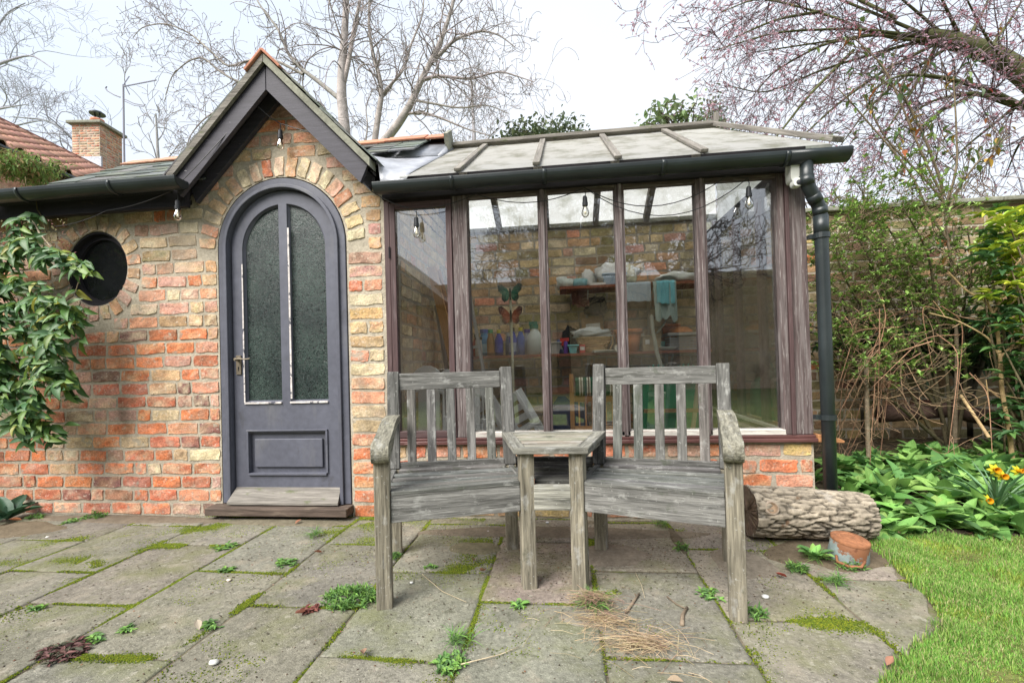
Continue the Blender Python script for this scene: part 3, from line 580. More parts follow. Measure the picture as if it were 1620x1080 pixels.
# ================================================================ lean-to glasshouse
con = thing('glazed_leanto', 'glazed brown timber summerhouse on a low brick plinth with stained translucent roof panels', 'glasshouse', (.14, .8, 0))
X0, X1 = -1.10, 1.385
m1 = MB(); m1.bx(X0, X1, 0, .14, -.1, .452); m1.bx(X1-.14, X1, .14, 1.64, -.1, .452); pl = m1.build('plinth', MORTAR, con)
L4 = []
for i, z in enumerate((.055, .145, .235, .32, .41)):
    fill(L4, X0+.005, X1, z, .072, lambda s, z: pick(dict(orange=4, salmon=3, yellow=2.5, red=2, buff=1, pink=.5)), joint=.018)
m1 = MB(); bricks(m1, L4, lambda P: P)
L5 = []
for z in (.055, .145, .235, .32, .41): fill(L5, .0, 1.62, z, .072, lambda s, z: pick(dict(orange=2, salmon=3, yellow=2, brown=2)))
bricks(m1, L5, lambda P: np.stack([X1-P[:, 1], P[:, 0], P[:, 2]], -1), BT_LO); m1.build('plinth_bricks', BRICK, con, smooth=False)
m1 = MB(); m1.bx(X0+.02, 1.395, -.035, .10, .458, .480); m1.bx(X0+.02, 1.39, -.022, .10, .4805, .497); sill = m1.build('sill', SILLR, con, bevel=.004)
m1 = MB(); m1.bx(1.345, 1.395, .10, 1.62, .458, .497); m1.build('sill', SILLR, con, bevel=.004)
m1 = MB(); m1.prism([(1.396, .458), (1.53, .452), (1.535, .463), (1.515, .474), (1.46, .488), (1.396, .500)], -.03, .05); m1.build('broken_sill_end', RAWW, con, bevel=.002)['label'] = 'splintered raw orange wood at the sill end'
m1 = MB(); m1.bx(-.57, 1.24, -.012, .07, .498, .527); m1.bx(-1.02, -.67, .012, .0285, .505, .53); m1.build('bottom_rail', SILLW, con, bevel=.002)
def post(x0, x1, y0=-.012, y1=.07, z0=.498, z1=1.985, m=STAIN, name='mullion'):
    q = MB(); q.bx(x0, x1, y0, y1, z0, z1); return q.build(name, m, con, bevel=.004)
post(-1.098, -1.063, -.012, .08, m=STAIND, name='frame_post'); post(-.662, -.624, -.010, .07, name='mullion'); post(-.6235, -.567, -.016, .07)
for cx in (-.105, .352, .815): post(cx-.028, cx+.028)
for cx in (-.105, .352, .815):   # raised nosing of each mullion
    q = MB(); q.bx(cx-.011, cx+.013, -.026, -.0125, .50, 1.985); q.build('mullion_nosing', STAIN, con, bevel=.005)
post(1.232, 1.268); post(1.269, 1.292, -.022, .06, m=STAIND); post(1.2935, 1.385, -.008, .09, m=STAIN, name='corner_post')
# opening casement at the left
q = MB(); q.bx(-1.06, -1.025, -.018, .03, .50, 1.965); q.bx(-.70, -.665, -.018, .03, .50, 1.965); q.bx(-1.0245, -.7005, -.018, .03, .50, .54); q.bx(-1.0245, -.7005, -.018, .03, 1.925, 1.965)
cas = q.build('casement', STAIND, con, bevel=.003)
q = MB(); q.bx(-1.0245, -.7005, .004, .008, .5405, 1.9245); q.build('pane', GLASS, cas)
for zz in (.72, 1.62): q = MB(); q.tube([(-1.062, -.022, zz), (-1.062, -.022, zz+.07)], .006, 8); q.build('hinge', FASC, cas)
for a, b in ((-.567, -.133), (-.077, .324), (.38, .787), (.843, 1.232)):
    q = MB(); q.bx(a-.004, b+.004, .034, .038, .51, 1.985); q.build('pane', GLASS, con)
q = MB(); q.bx(X0, 1.40, -.03, .10, 1.986, 2.10); q.build('head_beam', FASC, con, bevel=.004)
q = MB(); q.bx(X0, 1.40, .0, .10, 2.1005, 2.158); q.build('eaves_fillet', FASC, con)
q = MB(); q.bx(X0+.03, 1.30, -.020, -.008, 1.955, 1.985) if False else q.bx(-.566, 1.23, -.010, .03, 1.962, 1.9855); q.build('top_rail', STAIN, con, bevel=.003)
# glazed end wall
for y0 in (.10, .50, .93, 1.36, 1.56): 
    q = MB(); q.bx(1.335, 1.385, y0, y0+.055, .498, 2.02); q.build('mullion', STAIND, con, bevel=.003)
for y0, y1 in ((.155, .5), (.555, .93), (.985, 1.36), (1.415, 1.56)):
    q = MB(); q.bx(1.358, 1.362, y0-.003, y1+.003, .52, 2.0); q.build('pane', GLASS, con)
q = MB(); q.bx(1.30, 1.3345, .095, 1.62, .482, .50); q.build('inner_sill', SILLW, con)
q = MB(); q.bx(1.33, 1.39, .101, 1.62, 2.021, 2.10); q.build('head_beam', FASC, con)
# roof
YR = .85; ZR = CR(YR); XH0, XH1 = 1.19, 1.50
CB = lambda y: ZR-(y-YR)*.50
q = MB()
def pane_slab(q, P, th=.012):
    P = np.array(P, float); n_ = nrm(np.cross(P[1]-P[0], P[2]-P[0])); n_ = n_*np.sign(n_[2]); k = len(P)
    q.add(P, [tuple(range(k))], (.5, .5, .5), P+rng.uniform(-5, 5, 3))
bars = [-.95, -.585, -.125, .335, .80]
bx_ = bars+[1.46]
for i in range(5):
    a, b = bx_[i], bx_[i+1]; bt = min(b, XH0)
    pane_slab(q, [(a+.003, -.155, CR(-.155)), (b-.003, -.155, CR(-.155)), (bt-.003, YR, ZR), (a+.003, YR, ZR)]); 
    pane_slab(q, [(a+.003, YR+.004, ZR-.002), (bt-.003, YR+.004, ZR-.002), (b-.003, 1.7, CB(1.7)), (a+.003, 1.7, CB(1.7))])
pane_slab(q, [(1.466, -.15, CR(-.155)-.003), (1.466, 1.7, CR(-.155)-.003), (XH0+.004, YR, ZR-.003)])
q.build('roof_panels', POLY, con)
for x in bars[1:]:
    q = MB(); q.board((x, -.160, CR(-.160)+.018), (x+.01, YR-.01, ZR+.012), .042, .020, (0, 0, 1)); q.build('glazing_bar', GREYW, con, bevel=.004)
for x in bars[1:]:
    q = MB(); q.board((x, -.0, CR(.0)-.055), (x, YR-.02, ZR-.055), .05, .07); q.board((x, YR+.02, ZR-.055), (x, 1.62, CB(1.62)-.055), .05, .07); q.build('rafter', GREYW, con, bevel=.003)
q = MB(); q.board((1.485, -.155, CR(-.155)+.022), (XH0+.01, YR, ZR+.03), .075, .03); q.build('hip_bar', GREYW, con, bevel=.004)
q = MB(); q.board((-.90, YR, ZR+.030), (XH0+.02, YR, ZR+.030), .07, .028); q.bx(XH0-.005, XH0+.03, YR-.02, YR+.02, ZR+.046, ZR+.11); q.build('ridge_capping', GREYW, con, bevel=.004)
cg = gutter(-1.10, 1.54, -.125, 2.035, .052, 'gutter', con, [-.62, -.08, .58])
q = MB(); 
for (a, b) in ((1.215, 1.235), (1.235, 1.54)):
    rr_ = .0585 if a < 1.23 else .0565; V = [(x, -.125+rr_*math.cos(t_), 2.035+rr_*math.sin(t_)) for x in (a, b) for t_ in np.linspace(math.pi, 2*math.pi, 13)]; q.add(V, [(i, i+1, i+14, i+13) for i in range(12)])
q.build('outlet', BLACKP, cg, smooth=True, solid=.003)
q = MB(); q.prism([(-.125+.057*math.cos(a), 2.035+.057*math.sin(a)) for a in np.linspace(math.pi, 2*math.pi, 12)], -.004, .004, T=lambda v: np.stack([1.541+v[:, 1], v[:, 0], v[:, 2]], -1)); q.build('gutter_end', BLACKP, cg)
# down pipe
P_ = [(1.335, -.125, 1.99), (1.335, -.125, 1.90), (1.345, -.12, 1.86), (1.40, -.085, 1.79), (1.425, -.07, 1.755), (1.432, -.065, 1.71), (1.432, -.065, 1.0), (1.432, -.065, -.02)]
q = MB(); q.tube(P_, .034, 16); dp = q.build('downpipe', BLACKP, con, smooth=True)
q = MB(); q.tube([(1.335, -.125, 1.915), (1.336, -.125, 1.865)], .0372, 16); q.tube([(1.375, -.10, 1.823), (1.402, -.083, 1.787)], .0368, 16); q.tube([(1.424, -.071, 1.757), (1.432, -.065, 1.72)], .0372, 16); q.tube([(1.432, -.065, 1.71), (1.432, -.065, 1.60)], .0372, 16); q.build('pipe_socket', BLACKP, dp, smooth=True)
for zz in (1.60, .60):
    q = MB(); q.tube([(1.432, -.065, zz-.014), (1.432, -.065, zz+.014)], .041, 16); q.bx(1.372, 1.43, -.062, -.03, zz-.012, zz+.012); q.build('pipe_clip', BLACKP, dp)
# interior floor
q = MB(); q.bx(-1.09, 1.24, .141, 1.64, -.02, .012); tag(q.build('floor', mat('concrete_floor', (.30, .28, .25))), kind='structure')
# limewash on the partition

# ================================================================ fittings on the front
sc_ = thing('floodlight', 'small white security lamp fixed to the beam beside the downpipe', 'security lamp', (1.285, -.07, 1.93))
def ell(x, z, w_, h_, n=20, pw=4): return [(x+w_/2*np.sign(math.cos(a))*abs(math.cos(a))**(2/pw), z+h_/2*np.sign(math.sin(a))*abs(math.sin(a))**(2/pw)) for a in np.linspace(0, 2*math.pi, n, endpoint=False)]
q = MB(); q.prism(ell(0, 0, .052, .125), -.035, .03, T=lambda v: np.stack([1.283+v[:, 0]*math.cos(.1)+v[:, 2]*math.sin(.1)*-1*.5, -.09+v[:, 1]-v[:, 2]*.15, 1.955+v[:, 2]], -1), c=(.55, .56, .52)); q.build('housing', PLAIN, sc_, bevel=.004)
q = MB(); q.prism(ell(0, 0, .05, .045, pw=3), -.045, .0, T=lambda v: np.stack([1.292+v[:, 0], -.085+v[:, 1], 1.885+v[:, 2]], -1), c=(.60, .61, .58)); q.build('sensor', PLAIN, sc_, bevel=.003)
q = MB(); q.lathe([(0, -.004), (.013, 0), (.016, .012)], (1.294, -.134, 1.882), 14, (.02, .02, .025), ax=[[1, 0, 0], [0, 0, 1], [0, 1, 0]]); q.build('lens', PLAIN, sc_)
q = MB(); q.bx(1.27, 1.30, -.06, -.031, 1.95, 1.99, (.3, .3, .3)); q.build('bracket', PLAIN, sc_)

sl_ = thing('string_lights', 'black festoon cable of clear bulbs strung along the gutters and porch gable', 'string lights', (0, -.05, 2.0))
BP = [(-2.37, -.17, 2.06, .0), (-1.74, -.07, 2.50, 0), (-.875, -.05, 1.895, 0), (.15, -.05, 1.955, 0), (1.065, -.05, 1.945, 0)]
q = MB()
def sag(a, b, d, n=12): return [np.array(a)*(1-t)+np.array(b)*t+np.array([0, 0, -d*4*t*(1-t)]) for t in np.linspace(0, 1, n)]
path = []
for a, b, d in (((-3.3, -.14, 1.92), (-2.9, -.14, 2.0), .02), ((-2.9, -.14, 2.0), (-2.37, -.20, 2.075), .02), ((-2.37, -.2, 2.075), (-2.2, -.19, 2.23), .0), ((-2.2, -.19, 2.23), (-1.86, -.14, 2.60), -.0), ((-1.86, -.14, 2.60), (-1.74, -.07, 2.50), .01), ((-1.74, -.07, 2.5), (-1.45, -.16, 2.36), .0), ((-1.45, -.16, 2.36), (-1.12, -.15, 2.0), .0), ((-1.12, -.15, 2.0), (-.875, -.05, 1.905), .02), ((-.875, -.05, 1.905), (-.50, -.045, 1.975), .02), ((-.5, -.045, 1.975), (.15, -.05, 1.965), .07), ((.15, -.05, 1.965), (.95, -.045, 1.975), .14), ((.95, -.045, 1.975), (1.065, -.05, 1.955), 0), ((1.065, -.05, 1.955), (.15, -.048, 1.965), .19)):
    path += sag(a, b, d)[0 if not path else 1:]
q.tube(path, .0028, 5, (.015, .015, .015))
q.build('cable', PLAIN, sl_)
for (x, y, z, _) in BP:
    o = np.array((x, y, z)); q = MB(); q.tube([o+(0, 0, .0), o+(.004, 0, -.02), o+(.002, 0, -.045)], .0025, 6, (.02, .02, .02)); q.lathe([(0, -.04), (.009, -.04), (.013, -.048), (.0145, -.075), (.0165, -.078), (.0165, -.098), (.0, -.098)], o, 14, (.018, .02, .024)); s_ = q.build('bulb_socket', PLAIN, sl_, smooth=False)
    q = MB(); q.lathe([(.010, -.098), (.013, -.108), (.021, -.128), (.023, -.142), (.018, -.158), (.008, -.166), (0, -.167)], o, 16); q.build('bulb', BULBG, s_, smooth=True)
    q = MB(); q.lathe([(0, -.098), (.004, -.10), (.004, -.125), (.008, -.14), (0, -.15)], o, 8, (.75, .7, .6)); q.build('filament', PLAIN, s_)

# ================================================================ companion bench
bench = thing('companion_bench', 'weathered grey wooden two-seat bench joined by a small corner table, standing on the flags', 'bench', (-.065, -.7, 0))
CX = -.065
def T4(x, y): return np.array((CX+x, y, 0.0))
GW = (.175, .17, .145); GD = (.115, .113, .106); GG = (.21, .19, .145)
for s in (-1, 1):
    OR_, IR_, IF_, OF_ = T4(s*.80, -.535), T4(s*.225, -.43), T4(s*.108, -.83), T4(s*.665, -1.01)
    fd = nrm(OF_-IF_); rd = nrm(OR_-IR_); so_ = nrm(OF_-OR_); si_ = nrm(IF_-IR_); Z = np.array((0, 0, 1.))
    def leg(p, z0, z1, d, top=None, w_=.060, c=GW, name='leg'):
        q = MB(); a = np.array(p)+Z*z0; b = np.array(top if top is not None else p)+Z*z1; u = nrm(b-a); x = nrm(d-u*(d@u)); q.frame((a+b)/2, (u, x, np.cross(u, x)), (np.linalg.norm(b-a), w_, w_), c); return q.build(name, TEAK, bench, bevel=.004)
    leg(OF_, 0, .585, so_, c=GG); leg(IF_, 0, .578, si_, c=GG)
    for p, sd in ((OR_, so_), (IR_, si_)):
        leg(p, 0, .43, sd, c=GG, w_=.058); leg(p, .4305, .915 if p is OR_ else .925, sd, top=p-sd*.075, c=GD, name='back_post', w_=.058)
    bk = lambda p, sd, z: p-sd*.075*(z-.43)/.49+Z*z
    ou, iu = bk(OR_, so_, .865), bk(IR_, si_, .865); d = nrm(iu-ou)
    q = MB(); q.board(ou+d*.031, iu-d*.031, .028, .085, c=(.145, .143, .134)); q.build('top_rail', TEAK, bench, bevel=.003)
    for t in np.linspace(.155, .845, 5):
        a = bk(OR_*(1-t)+IR_*t, nrm(so_+si_), .822)+Z*0; b = bk(OR_*(1-t)+IR_*t, nrm(so_+si_), .455)
        q = MB(); u = nrm(a-b); x = nrm(d-u*(d@u)); q.frame((a+b)/2, (u, x, np.cross(u, x)), (np.linalg.norm(a-b), .044, .014), jit((.135, .132, .122), .15)); q.build('back_slat', TEAK, bench, bevel=.003)
    q = MB(); q.board(OR_+Z*.435+nrm(iu-ou)*.03, IR_+Z*.435-nrm(iu-ou)*.03, .028, .055, c=GD); q.build('back_rail', TEAK, bench, bevel=.003)
    # seat: front apron, side rails, six slats
    a, b = OF_+Z*.385+so_*.006, IF_+Z*.385+si_*.006; e = nrm(b-a)
    q = MB(); q.board(a+e*.031, b-e*.031, .026, .11, c=(.165, .162, .152)); q.build('apron', TEAK, bench, bevel=.003)
    for p0, p1, dd in ((OF_, OR_, so_), (IF_, IR_, si_)):
        q = MB(); q.board(p0-dd*.031+Z*.395, p1+dd*.03+Z*.395, .026, .08, c=GD); q.build('seat_rail', TEAK, bench, bevel=.003)
        q = MB(); q.board(p0-dd*.031+Z*.13, p1+dd*.03+Z*.13, .024, .045, c=GD) if False else None
    for k in range(6):
        t = (k+.05)/5.6; zz = .447-.018*math.sin(math.pi*min(t, 1)*.9)-.008*t; pa = OF_*(1-t)+OR_*t; pb_ = IF_*(1-t)+IR_*t; ee = nrm(pb_-pa)
        off = .03 if k in (0, 5) else -.028
        q = MB(); q.board(pa+ee*(off if k else .032)+Z*zz, pb_-ee*(off if k else .032)+Z*zz, .049 if k else .05, .016, c=jit((.125, .124, .118), .15)); q.build('seat_slat', TEAK, bench, bevel=.003)
    # outer arm with rolled front
    bs = bk(OR_, so_, .69); prof = []
    Pm = [(.0, .695), (.12, .700), (.24, .692), (.34, .672), (.42, .652), (.47, .640)]
    L0 = np.linalg.norm((OF_-OR_)[:2]); top = []; bot = []
    for t, zz in Pm: top.append((t*L0/.43, zz)); bot.append((t*L0/.43, zz-.030))
    fr = L0+.035; cir = [(fr+.034*math.cos(a), .612+.040*math.sin(a)) for a in np.linspace(1.75, -1.75-.3, 14)]
    top = [(-.02, .70)]+[(x, z_) for x, z_ in [(0, .70), (.14, .702), (.26, .692), (.36, .672), (fr-.04, .655)]]
    bot = [(fr-.05, .585), (fr-.09, .587), (.36, .61), (.25, .655), (.14, .668), (-.02, .668)]
    nn2 = nrm(np.cross(so_, Z)); base = OR_.copy()
    q = MB(); q.prism(top+cir+bot, -.034, .034, T=lambda v: base+v[:, 0:1]*so_-v[:, 1:2]*nn2*-1+v[:, 2:3]*Z, c=(.20, .19, .15)); q.build('armrest', TEAK, bench, bevel=.004)
    # inner rail carrying the table
    q = MB(); q.board(IF_-si_*.05+Z*.553+Z*0, bk(IR_, si_, .553)+si_*.032, .024, .05, c=GW); q.build('table_rail', TEAK, bench, bevel=.003)
# linking pieces between the seats
q = MB(); q.board(T4(-.076, -.842)+(0, 0, .385), T4(.076, -.842)+(0, 0, .385), .022, .105, c=(.26, .255, .22)); q.build('link_apron', TEAK, bench, bevel=.003)
for k, (y, h_) in enumerate(((-.77, .11), (-.69, .135), (-.61, .155), (-.53, .178), (-.45, .19))):
    q = MB(); q.board(T4(-h_+.035, y)+(0, 0, .437), T4(h_-.035, y)+(0, 0, .437), .062, .018, c=jit(GD, .15)); q.build('link_slat', TEAK, bench, bevel=.003)
q = MB(); q.board(T4(-.195, -.425)+(0, 0, .42), T4(.195, -.425)+(0, 0, .42), .026, .09, c=GD); q.build('back_rail', TEAK, bench, bevel=.003)
q = MB(); zt = .597
tt = [(-.152, -.885), (.152, -.885), (.262, -.44), (-.262, -.44)]
ins = [(-.108, -.845), (.108, -.845), (.20, -.475), (-.20, -.475)]
def plank(q, P, z0, z1, c):
    P = np.array([(CX+a, b) for a, b in P]); k = len(P); V = [(a, b, z1) for a, b in P]+[(a, b, z0) for a, b in P]
    d = nrm(P[1]-P[0]); g = [((a-P[0][0])*d[0]+(b-P[0][1])*d[1], -(a-P[0][0])*d[1]+(b-P[0][1])*d[0], z_) for (a, b), z_ in [(p, z1) for p in P]+[(p, z0) for p in P]]
    q.add(V, [tuple(range(k)), tuple(range(2*k-1, k-1, -1))]+[(i, i+k, (i+1) % k+k, (i+1) % k) for i in range(k)], c, np.array(g)+rng.uniform(-9, 9, 3))
for i in range(4):
    j = (i+1) % 4; plank(q, [tt[i], tt[j], ins[j], ins[i]], zt-.026, zt, (.18, .175, .15))
for k in range(5):
    ta, tb = k/5+.012, (k+1)/5-.012; L_ = lambda t: (ins[0][0]*(1-t)+ins[3][0]*t+.002, ins[0][1]*(1-t)+ins[3][1]*t); R_ = lambda t: (ins[1][0]*(1-t)+ins[2][0]*t-.002, ins[1][1]*(1-t)+ins[2][1]*t)
    plank(q, [L_(ta), R_(ta), R_(tb), L_(tb)], zt-.024, zt-.002, jit((.235, .215, .17), .15))
q.build('table_top', TEAK, bench, bevel=.003)
# ================================================================ inside the lean-to
SZ1, SZ2 = 1.015, 1.605
def item(name, label, cat, q, m=None, group=None, smooth=False, bevel=0, solid=0, loc=(0, 0, 0)):
    o = q.build(name, m or PLAIN, None, smooth, bevel, solid, loc=loc); return tag(o, label, cat, group)
for nm, zt_, x0, x1, lb in (('shelf', SZ1, -.86, 1.25, 'long red-brown lower shelf crowded with bottles and pots inside the glasshouse'), ('shelf', SZ2, -.02, 1.22, 'upper red-brown shelf carrying cloths and white tubs inside the glasshouse')):
    t = thing(nm, lb, 'shelf', ((x0+x1)/2, 1.45, zt_)); q = MB(); q.bx(x0, x1, 1.28, 1.62, zt_-.022, zt_, (.26, .09, .055)); q.build('board', TERRA, t)
    for x in ((-.50, .23, .95) if zt_ < 1.2 else (.23, .80)):
        q = MB(); q.bx(x-.012, x+.012, 1.625, 1.645, zt_-.5, zt_-.023, (.55, .52, .40)); q.board((x, 1.63, zt_-.22), (x, 1.36, zt_-.035), .012, .02, c=(.5, .48, .4)); q.build('bracket', PLAIN, t)
def bottle(x, r, h, c, cc, label, z=SZ1, y=1.36, neck=.4, spray=False, name='bottle', lab=None):
    t = thing(name, label, 'bottle', (x, y, z), 'bottles and cans on the lower shelf'); q = MB()
    q.lathe([(0, 0), (r, 0), (r, h*.5), (r*.95, h*.62), (r*neck, h*.84), (r*neck, h*.9)], (x, y, z), 16, c); q.build('body', PLAIN, t, True)
    q = MB(); q.lathe([(r*neck*1.25, h*.86), (r*neck*1.25, h), (0, h)], (x, y, z), 12, cc)
    if spray: q.bx(x-.05, x+.025, y-.012, y+.012, z+h*.98, z+h*1.1, cc); q.bx(x-.045, x-.03, y-.008, y+.008, z+h*.85, z+h, cc)
    q.build('cap', PLAIN, t)
    if lab: q = MB(); q.lathe([(r*1.02, h*.12), (r*1.02, h*.45)], (x, y, z), 16, lab); q.build('paper_label', PLAIN, t, True)
bottle(-.80, .028, .20, (.5, .05, .05), (.04, .04, .04), 'red tube at the left end of the lower shelf')
bottle(-.765, .032, .17, (.65, .64, .60), (.03, .03, .03), 'small white can with black cap and base at the left of the lower shelf', neck=.9, y=1.32)
bottle(-.735, .045, .25, (.06, .28, .55), (.03, .10, .42), 'fat light-blue bottle behind the small white can', y=1.45, neck=.7, lab=(.35, .6, .75))
bottle(-.66, .036, .24, (.30, .16, .05), (.02, .32, .12), 'amber bottle with green neck beside the light-blue bottle', neck=.5, lab=(.40, .2, .07))
bottle(-.585, .038, .235, (.02, .03, .36), (.62, .55, .05), 'dark blue bottle with yellow cap, nearest the green-necked one', lab=(.03, .05, .4))
bottle(-.51, .030, .21, (.07, .12, .25), (.5, .5, .5), 'slim navy bottle with pale cap between the dark blue ones', y=1.46)
bottle(-.455, .036, .25, (.02, .05, .42), (.03, .03, .03), 'dark blue bottle with black cap in the middle of the row', lab=(.3, .35, .5))
bottle(-.385, .038, .25, (.04, .10, .42), (.62, .55, .05), 'mid-blue bottle with yellow cap beside the big white spray jug', spray=False)
bottle(-.335, .045, .24, (.45, .5, .6), (.10, .06, .35), 'pale bottle with purple nozzle behind the blue bottles', y=1.5, neck=.5)
bottle(-.255, .075, .27, (.62, .68, .66), (.01, .20, .15), 'big translucent white spray jug with dark green trigger', y=1.36, neck=.35, spray=True, name='spray_bottle')
def tray(x0, x1, y0, y1, z, h, c, label, name='plastic_tub', cat='tub', taper=.012, m=None, wall=.006):
    t = thing(name, label, cat, ((x0+x1)/2, (y0+y1)/2, z)); q = MB(); O = [(x0+taper, y0+taper), (x1-taper, y0+taper), (x1-taper, y1-taper), (x0+taper, y1-taper)]; T_ = [(x0, y0), (x1, y0), (x1, y1), (x0, y1)]
    V = [(*p, z) for p in O]+[(*p, z+h) for p in T_]; q.add(V, [(3, 2, 1, 0)]+[(i, (i+1) % 4, (i+1) % 4+4, i+4) for i in range(4)], c); q.build('body', m or PLAIN, t, solid=wall)
    q = MB(); e = .008
    for a, b in (((x0-e, y0-e), (x1+e, y0-e)), ((x1+e, y0-e), (x1+e, y1+e)), ((x1+e, y1+e), (x0-e, y1+e)), ((x0-e, y1+e), (x0-e, y0-e))): q.tube([(*a, z+h), (*b, z+h)], .007, 6, c)
    q.build('rim', m or PLAIN, t); return t
tray(-.165, -.03, 1.33, 1.47, SZ1, .10, (.42, .43, .42), 'small light-grey lidded box between the white jug and the mullion')
tray(.045, .12, 1.31, 1.40, SZ1, .07, (.20, .62, .66), 'small cyan plastic punnet on the lower shelf beside the basket')
def lump(cx, cy, cz, rx, ry, rz, c, seed=0, n=22, m=None, amp=.35, fr=2.2):
    q = MB(); th = np.linspace(0, 2*math.pi, n, endpoint=False); ph = np.linspace(-math.pi/2, math.pi/2, n//2+1); V = []
    for p in ph:
        for t_ in th:
            d = np.array((math.cos(p)*math.cos(t_), math.cos(p)*math.sin(t_), math.sin(p))); k = 1+amp*mnoise.noise(Vector(d*fr)+Vector((seed, seed*2, 0)))+.08*mnoise.noise(Vector(d*7)+Vector((seed, 0, 0)))
            z = max(cz+rz*d[2]*k, cz-rz*.62); V.append((cx+rx*d[0]*k, cy+ry*d[1]*k, z))
    q.add(V, [(i*n+j, i*n+(j+1) % n, (i+1)*n+(j+1) % n, (i+1)*n+j) for i in range(n//2) for j in range(n)], c); return q
item('trigger_spray', 'red and purple trigger spray lying beside the cyan punnet', 'spray', (lambda q: (q.lathe([(0, 0), (.02, 0), (.02, .09), (.008, .12)], (.02, 1.36, SZ1), 10, (.16, .06, .4)), q.bx(-.03, .05, 1.35, 1.37, SZ1+.11, SZ1+.14, (.6, .04, .03)), q.bx(-.02, .0, 1.35, 1.37, SZ1+.07, SZ1+.11, (.6, .04, .03)), q)[-1])(MB()))
item('black_bag', 'crumpled black bag leaning behind the spray on the lower shelf', 'bag', lump(.07, 1.50, SZ1+.10, .09, .06, .14, (.015, .017, .02), 3), CLOTH, smooth=True)
def basket(): # wicker punnet
    t = thing('wicker_basket', 'tan wicker basket holding a plastic bag on the lower shelf', 'basket', (.27, 1.40, SZ1)); V = []; q = MB(); n = 28
    for k in range(9):
        f = k/8; rx, ry = .105+.05*f, .07+.03*f; q.tube([(.27+rx*math.cos(a), 1.40+ry*math.sin(a), SZ1+.012+.12*f) for a in np.linspace(0, 2*math.pi, n)], .0085, 5, jit((.50, .34, .18), .15))
    q.build('weave', TERRA, t); q = MB(); q.tube([(.27+.15*math.cos(a), 1.33, SZ1+.13-.07*math.sin(a)) for a in np.linspace(.4, 2.7, 12)], .006, 5, (.45, .3, .17)); q.tube([(.40, 1.34, SZ1+.02), (.435, 1.34, SZ1+.08), (.43, 1.34, SZ1+.14)], .006, 5, (.45, .3, .17)); q.build('handle', TERRA, t)
basket()
item('plastic_bag', 'crumpled clear-white plastic bag lying in the wicker basket', 'bag', lump(.25, 1.40, SZ1+.17, .17, .08, .055, (.62, .66, .66), 7, amp=.55, fr=3), CLOTH, smooth=True)
item('cardboard_mount', 'small brown cardboard frame with white card, leaning behind the basket', 'frame', (lambda q: (q.frame((.275, 1.55, 1.25), basis((1, 0, .06)).T, (.20, .012, .19), (.42, .28, .16)), q.frame((.28, 1.54, 1.235), basis((1, 0, .06)).T, (.13, .006, .11), (.7, .7, .66)), q)[-1])(MB()), CLOTH)
item('papers', 'stack of white papers jutting over the lower shelf edge below the basket', 'papers', (lambda q: (q.frame((.36, 1.30, SZ1+.007), basis((1, .15, 0)).T, (.22, .14, .012), (.68, .68, .64)), q.frame((.35, 1.27, SZ1+.017), basis((1, -.1, 0)).T, (.2, .13, .008), (.62, .6, .52)), q)[-1])(MB()), CLOTH)
def pot(x, y, z, r, h, label, c=(.52, .19, .085), name='flower_pot', ax=None):
    t = thing(name, label, 'flower pot', (x, y, z)); q = MB(); q.lathe([(0, 0), (r*.68, 0), (r*.92, h*.82), (r*.86, h*.82), (r*.6, .01)], (x, y, z), 24, c, ax=ax); q.build('body', TERRA, t, True)
    q = MB(); q.lathe([(r*.93, h*.80), (r, h*.81), (r*1.02, h), (r*.92, h), (r*.88, h*.8)], (x, y, z), 24, c, ax=ax); q.build('rim', TERRA, t, True); return t
pot(.575, 1.40, SZ1, .125, .20, 'largest terracotta pot, behind the middle mullion on the lower shelf')
pot(.975, 1.53, SZ1+.12, .085, .12, 'terracotta pot standing behind the grey crate')
item('terracotta_saucer', 'upturned terracotta bowl on top of the grey crate', 'saucer', (lambda q: (q.lathe([(.105, 0), (.10, .02), (.06, .05), (0, .055)], (1.03, 1.42, SZ1+.155), 24, (.55, .22, .09)), q)[-1])(MB()), TERRA, smooth=True)
tray(.69, .84, 1.33, 1.48, SZ1, .13, (.40, .33, .22), 'brown cardboard box with white sticker on the lower shelf', name='cardboard_box', cat='box', taper=.004, m=CLOTH)
item('white_sticker', 'white sticker on the front of the brown cardboard box', 'sticker', (lambda q: (q.bx(.71, .745, 1.324, 1.3265, SZ1+.06, SZ1+.10, (.7, .7, .68)), q)[-1])(MB()))
def crate():
    t = thing('plastic_crate', 'grey slatted plastic crate near the right end of the lower shelf', 'crate', (1.03, 1.42, SZ1)); q = MB(); c = (.36, .36, .36)
    for k in range(6): z = SZ1+.012+k*.022; [q.bx(.915, 1.145, y, y+.005, z, z+.012, c) for y in (1.32, 1.515)]; [q.bx(x, x+.005, 1.32, 1.52, z, z+.012, c) for x in (.915, 1.14)]
    q.build('slats', PLAIN, t); q = MB()
    for x in np.linspace(.915, 1.14, 8): q.bx(x, x+.006, 1.318, 1.3195, SZ1, SZ1+.13, c)
    q.build('ribs', PLAIN, t); q = MB(); q.bx(.90, 1.16, 1.305, 1.535, SZ1+.13, SZ1+.152, (.42, .42, .42)); q.bx(.92, 1.14, 1.325, 1.51, SZ1, SZ1+.01, c); q.build('rim', PLAIN, t)
crate()
item('white_dish', 'low white dish between the cardboard box and the crate', 'dish', (lambda q: (q.lathe([(0, 0), (.05, 0), (.085, .03), (.08, .032), (.045, .008)], (.90, 1.35, SZ1), 20, (.66, .7, .66)), q)[-1])(MB()), smooth=True)
item('teal_cup', 'small pale teal cup behind the white dish', 'cup', (lambda q: (q.lathe([(0, 0), (.03, 0), (.038, .085), (.034, .085)], (.865, 1.44, SZ1), 16, (.18, .45, .38)), q)[-1])(MB()), smooth=True)
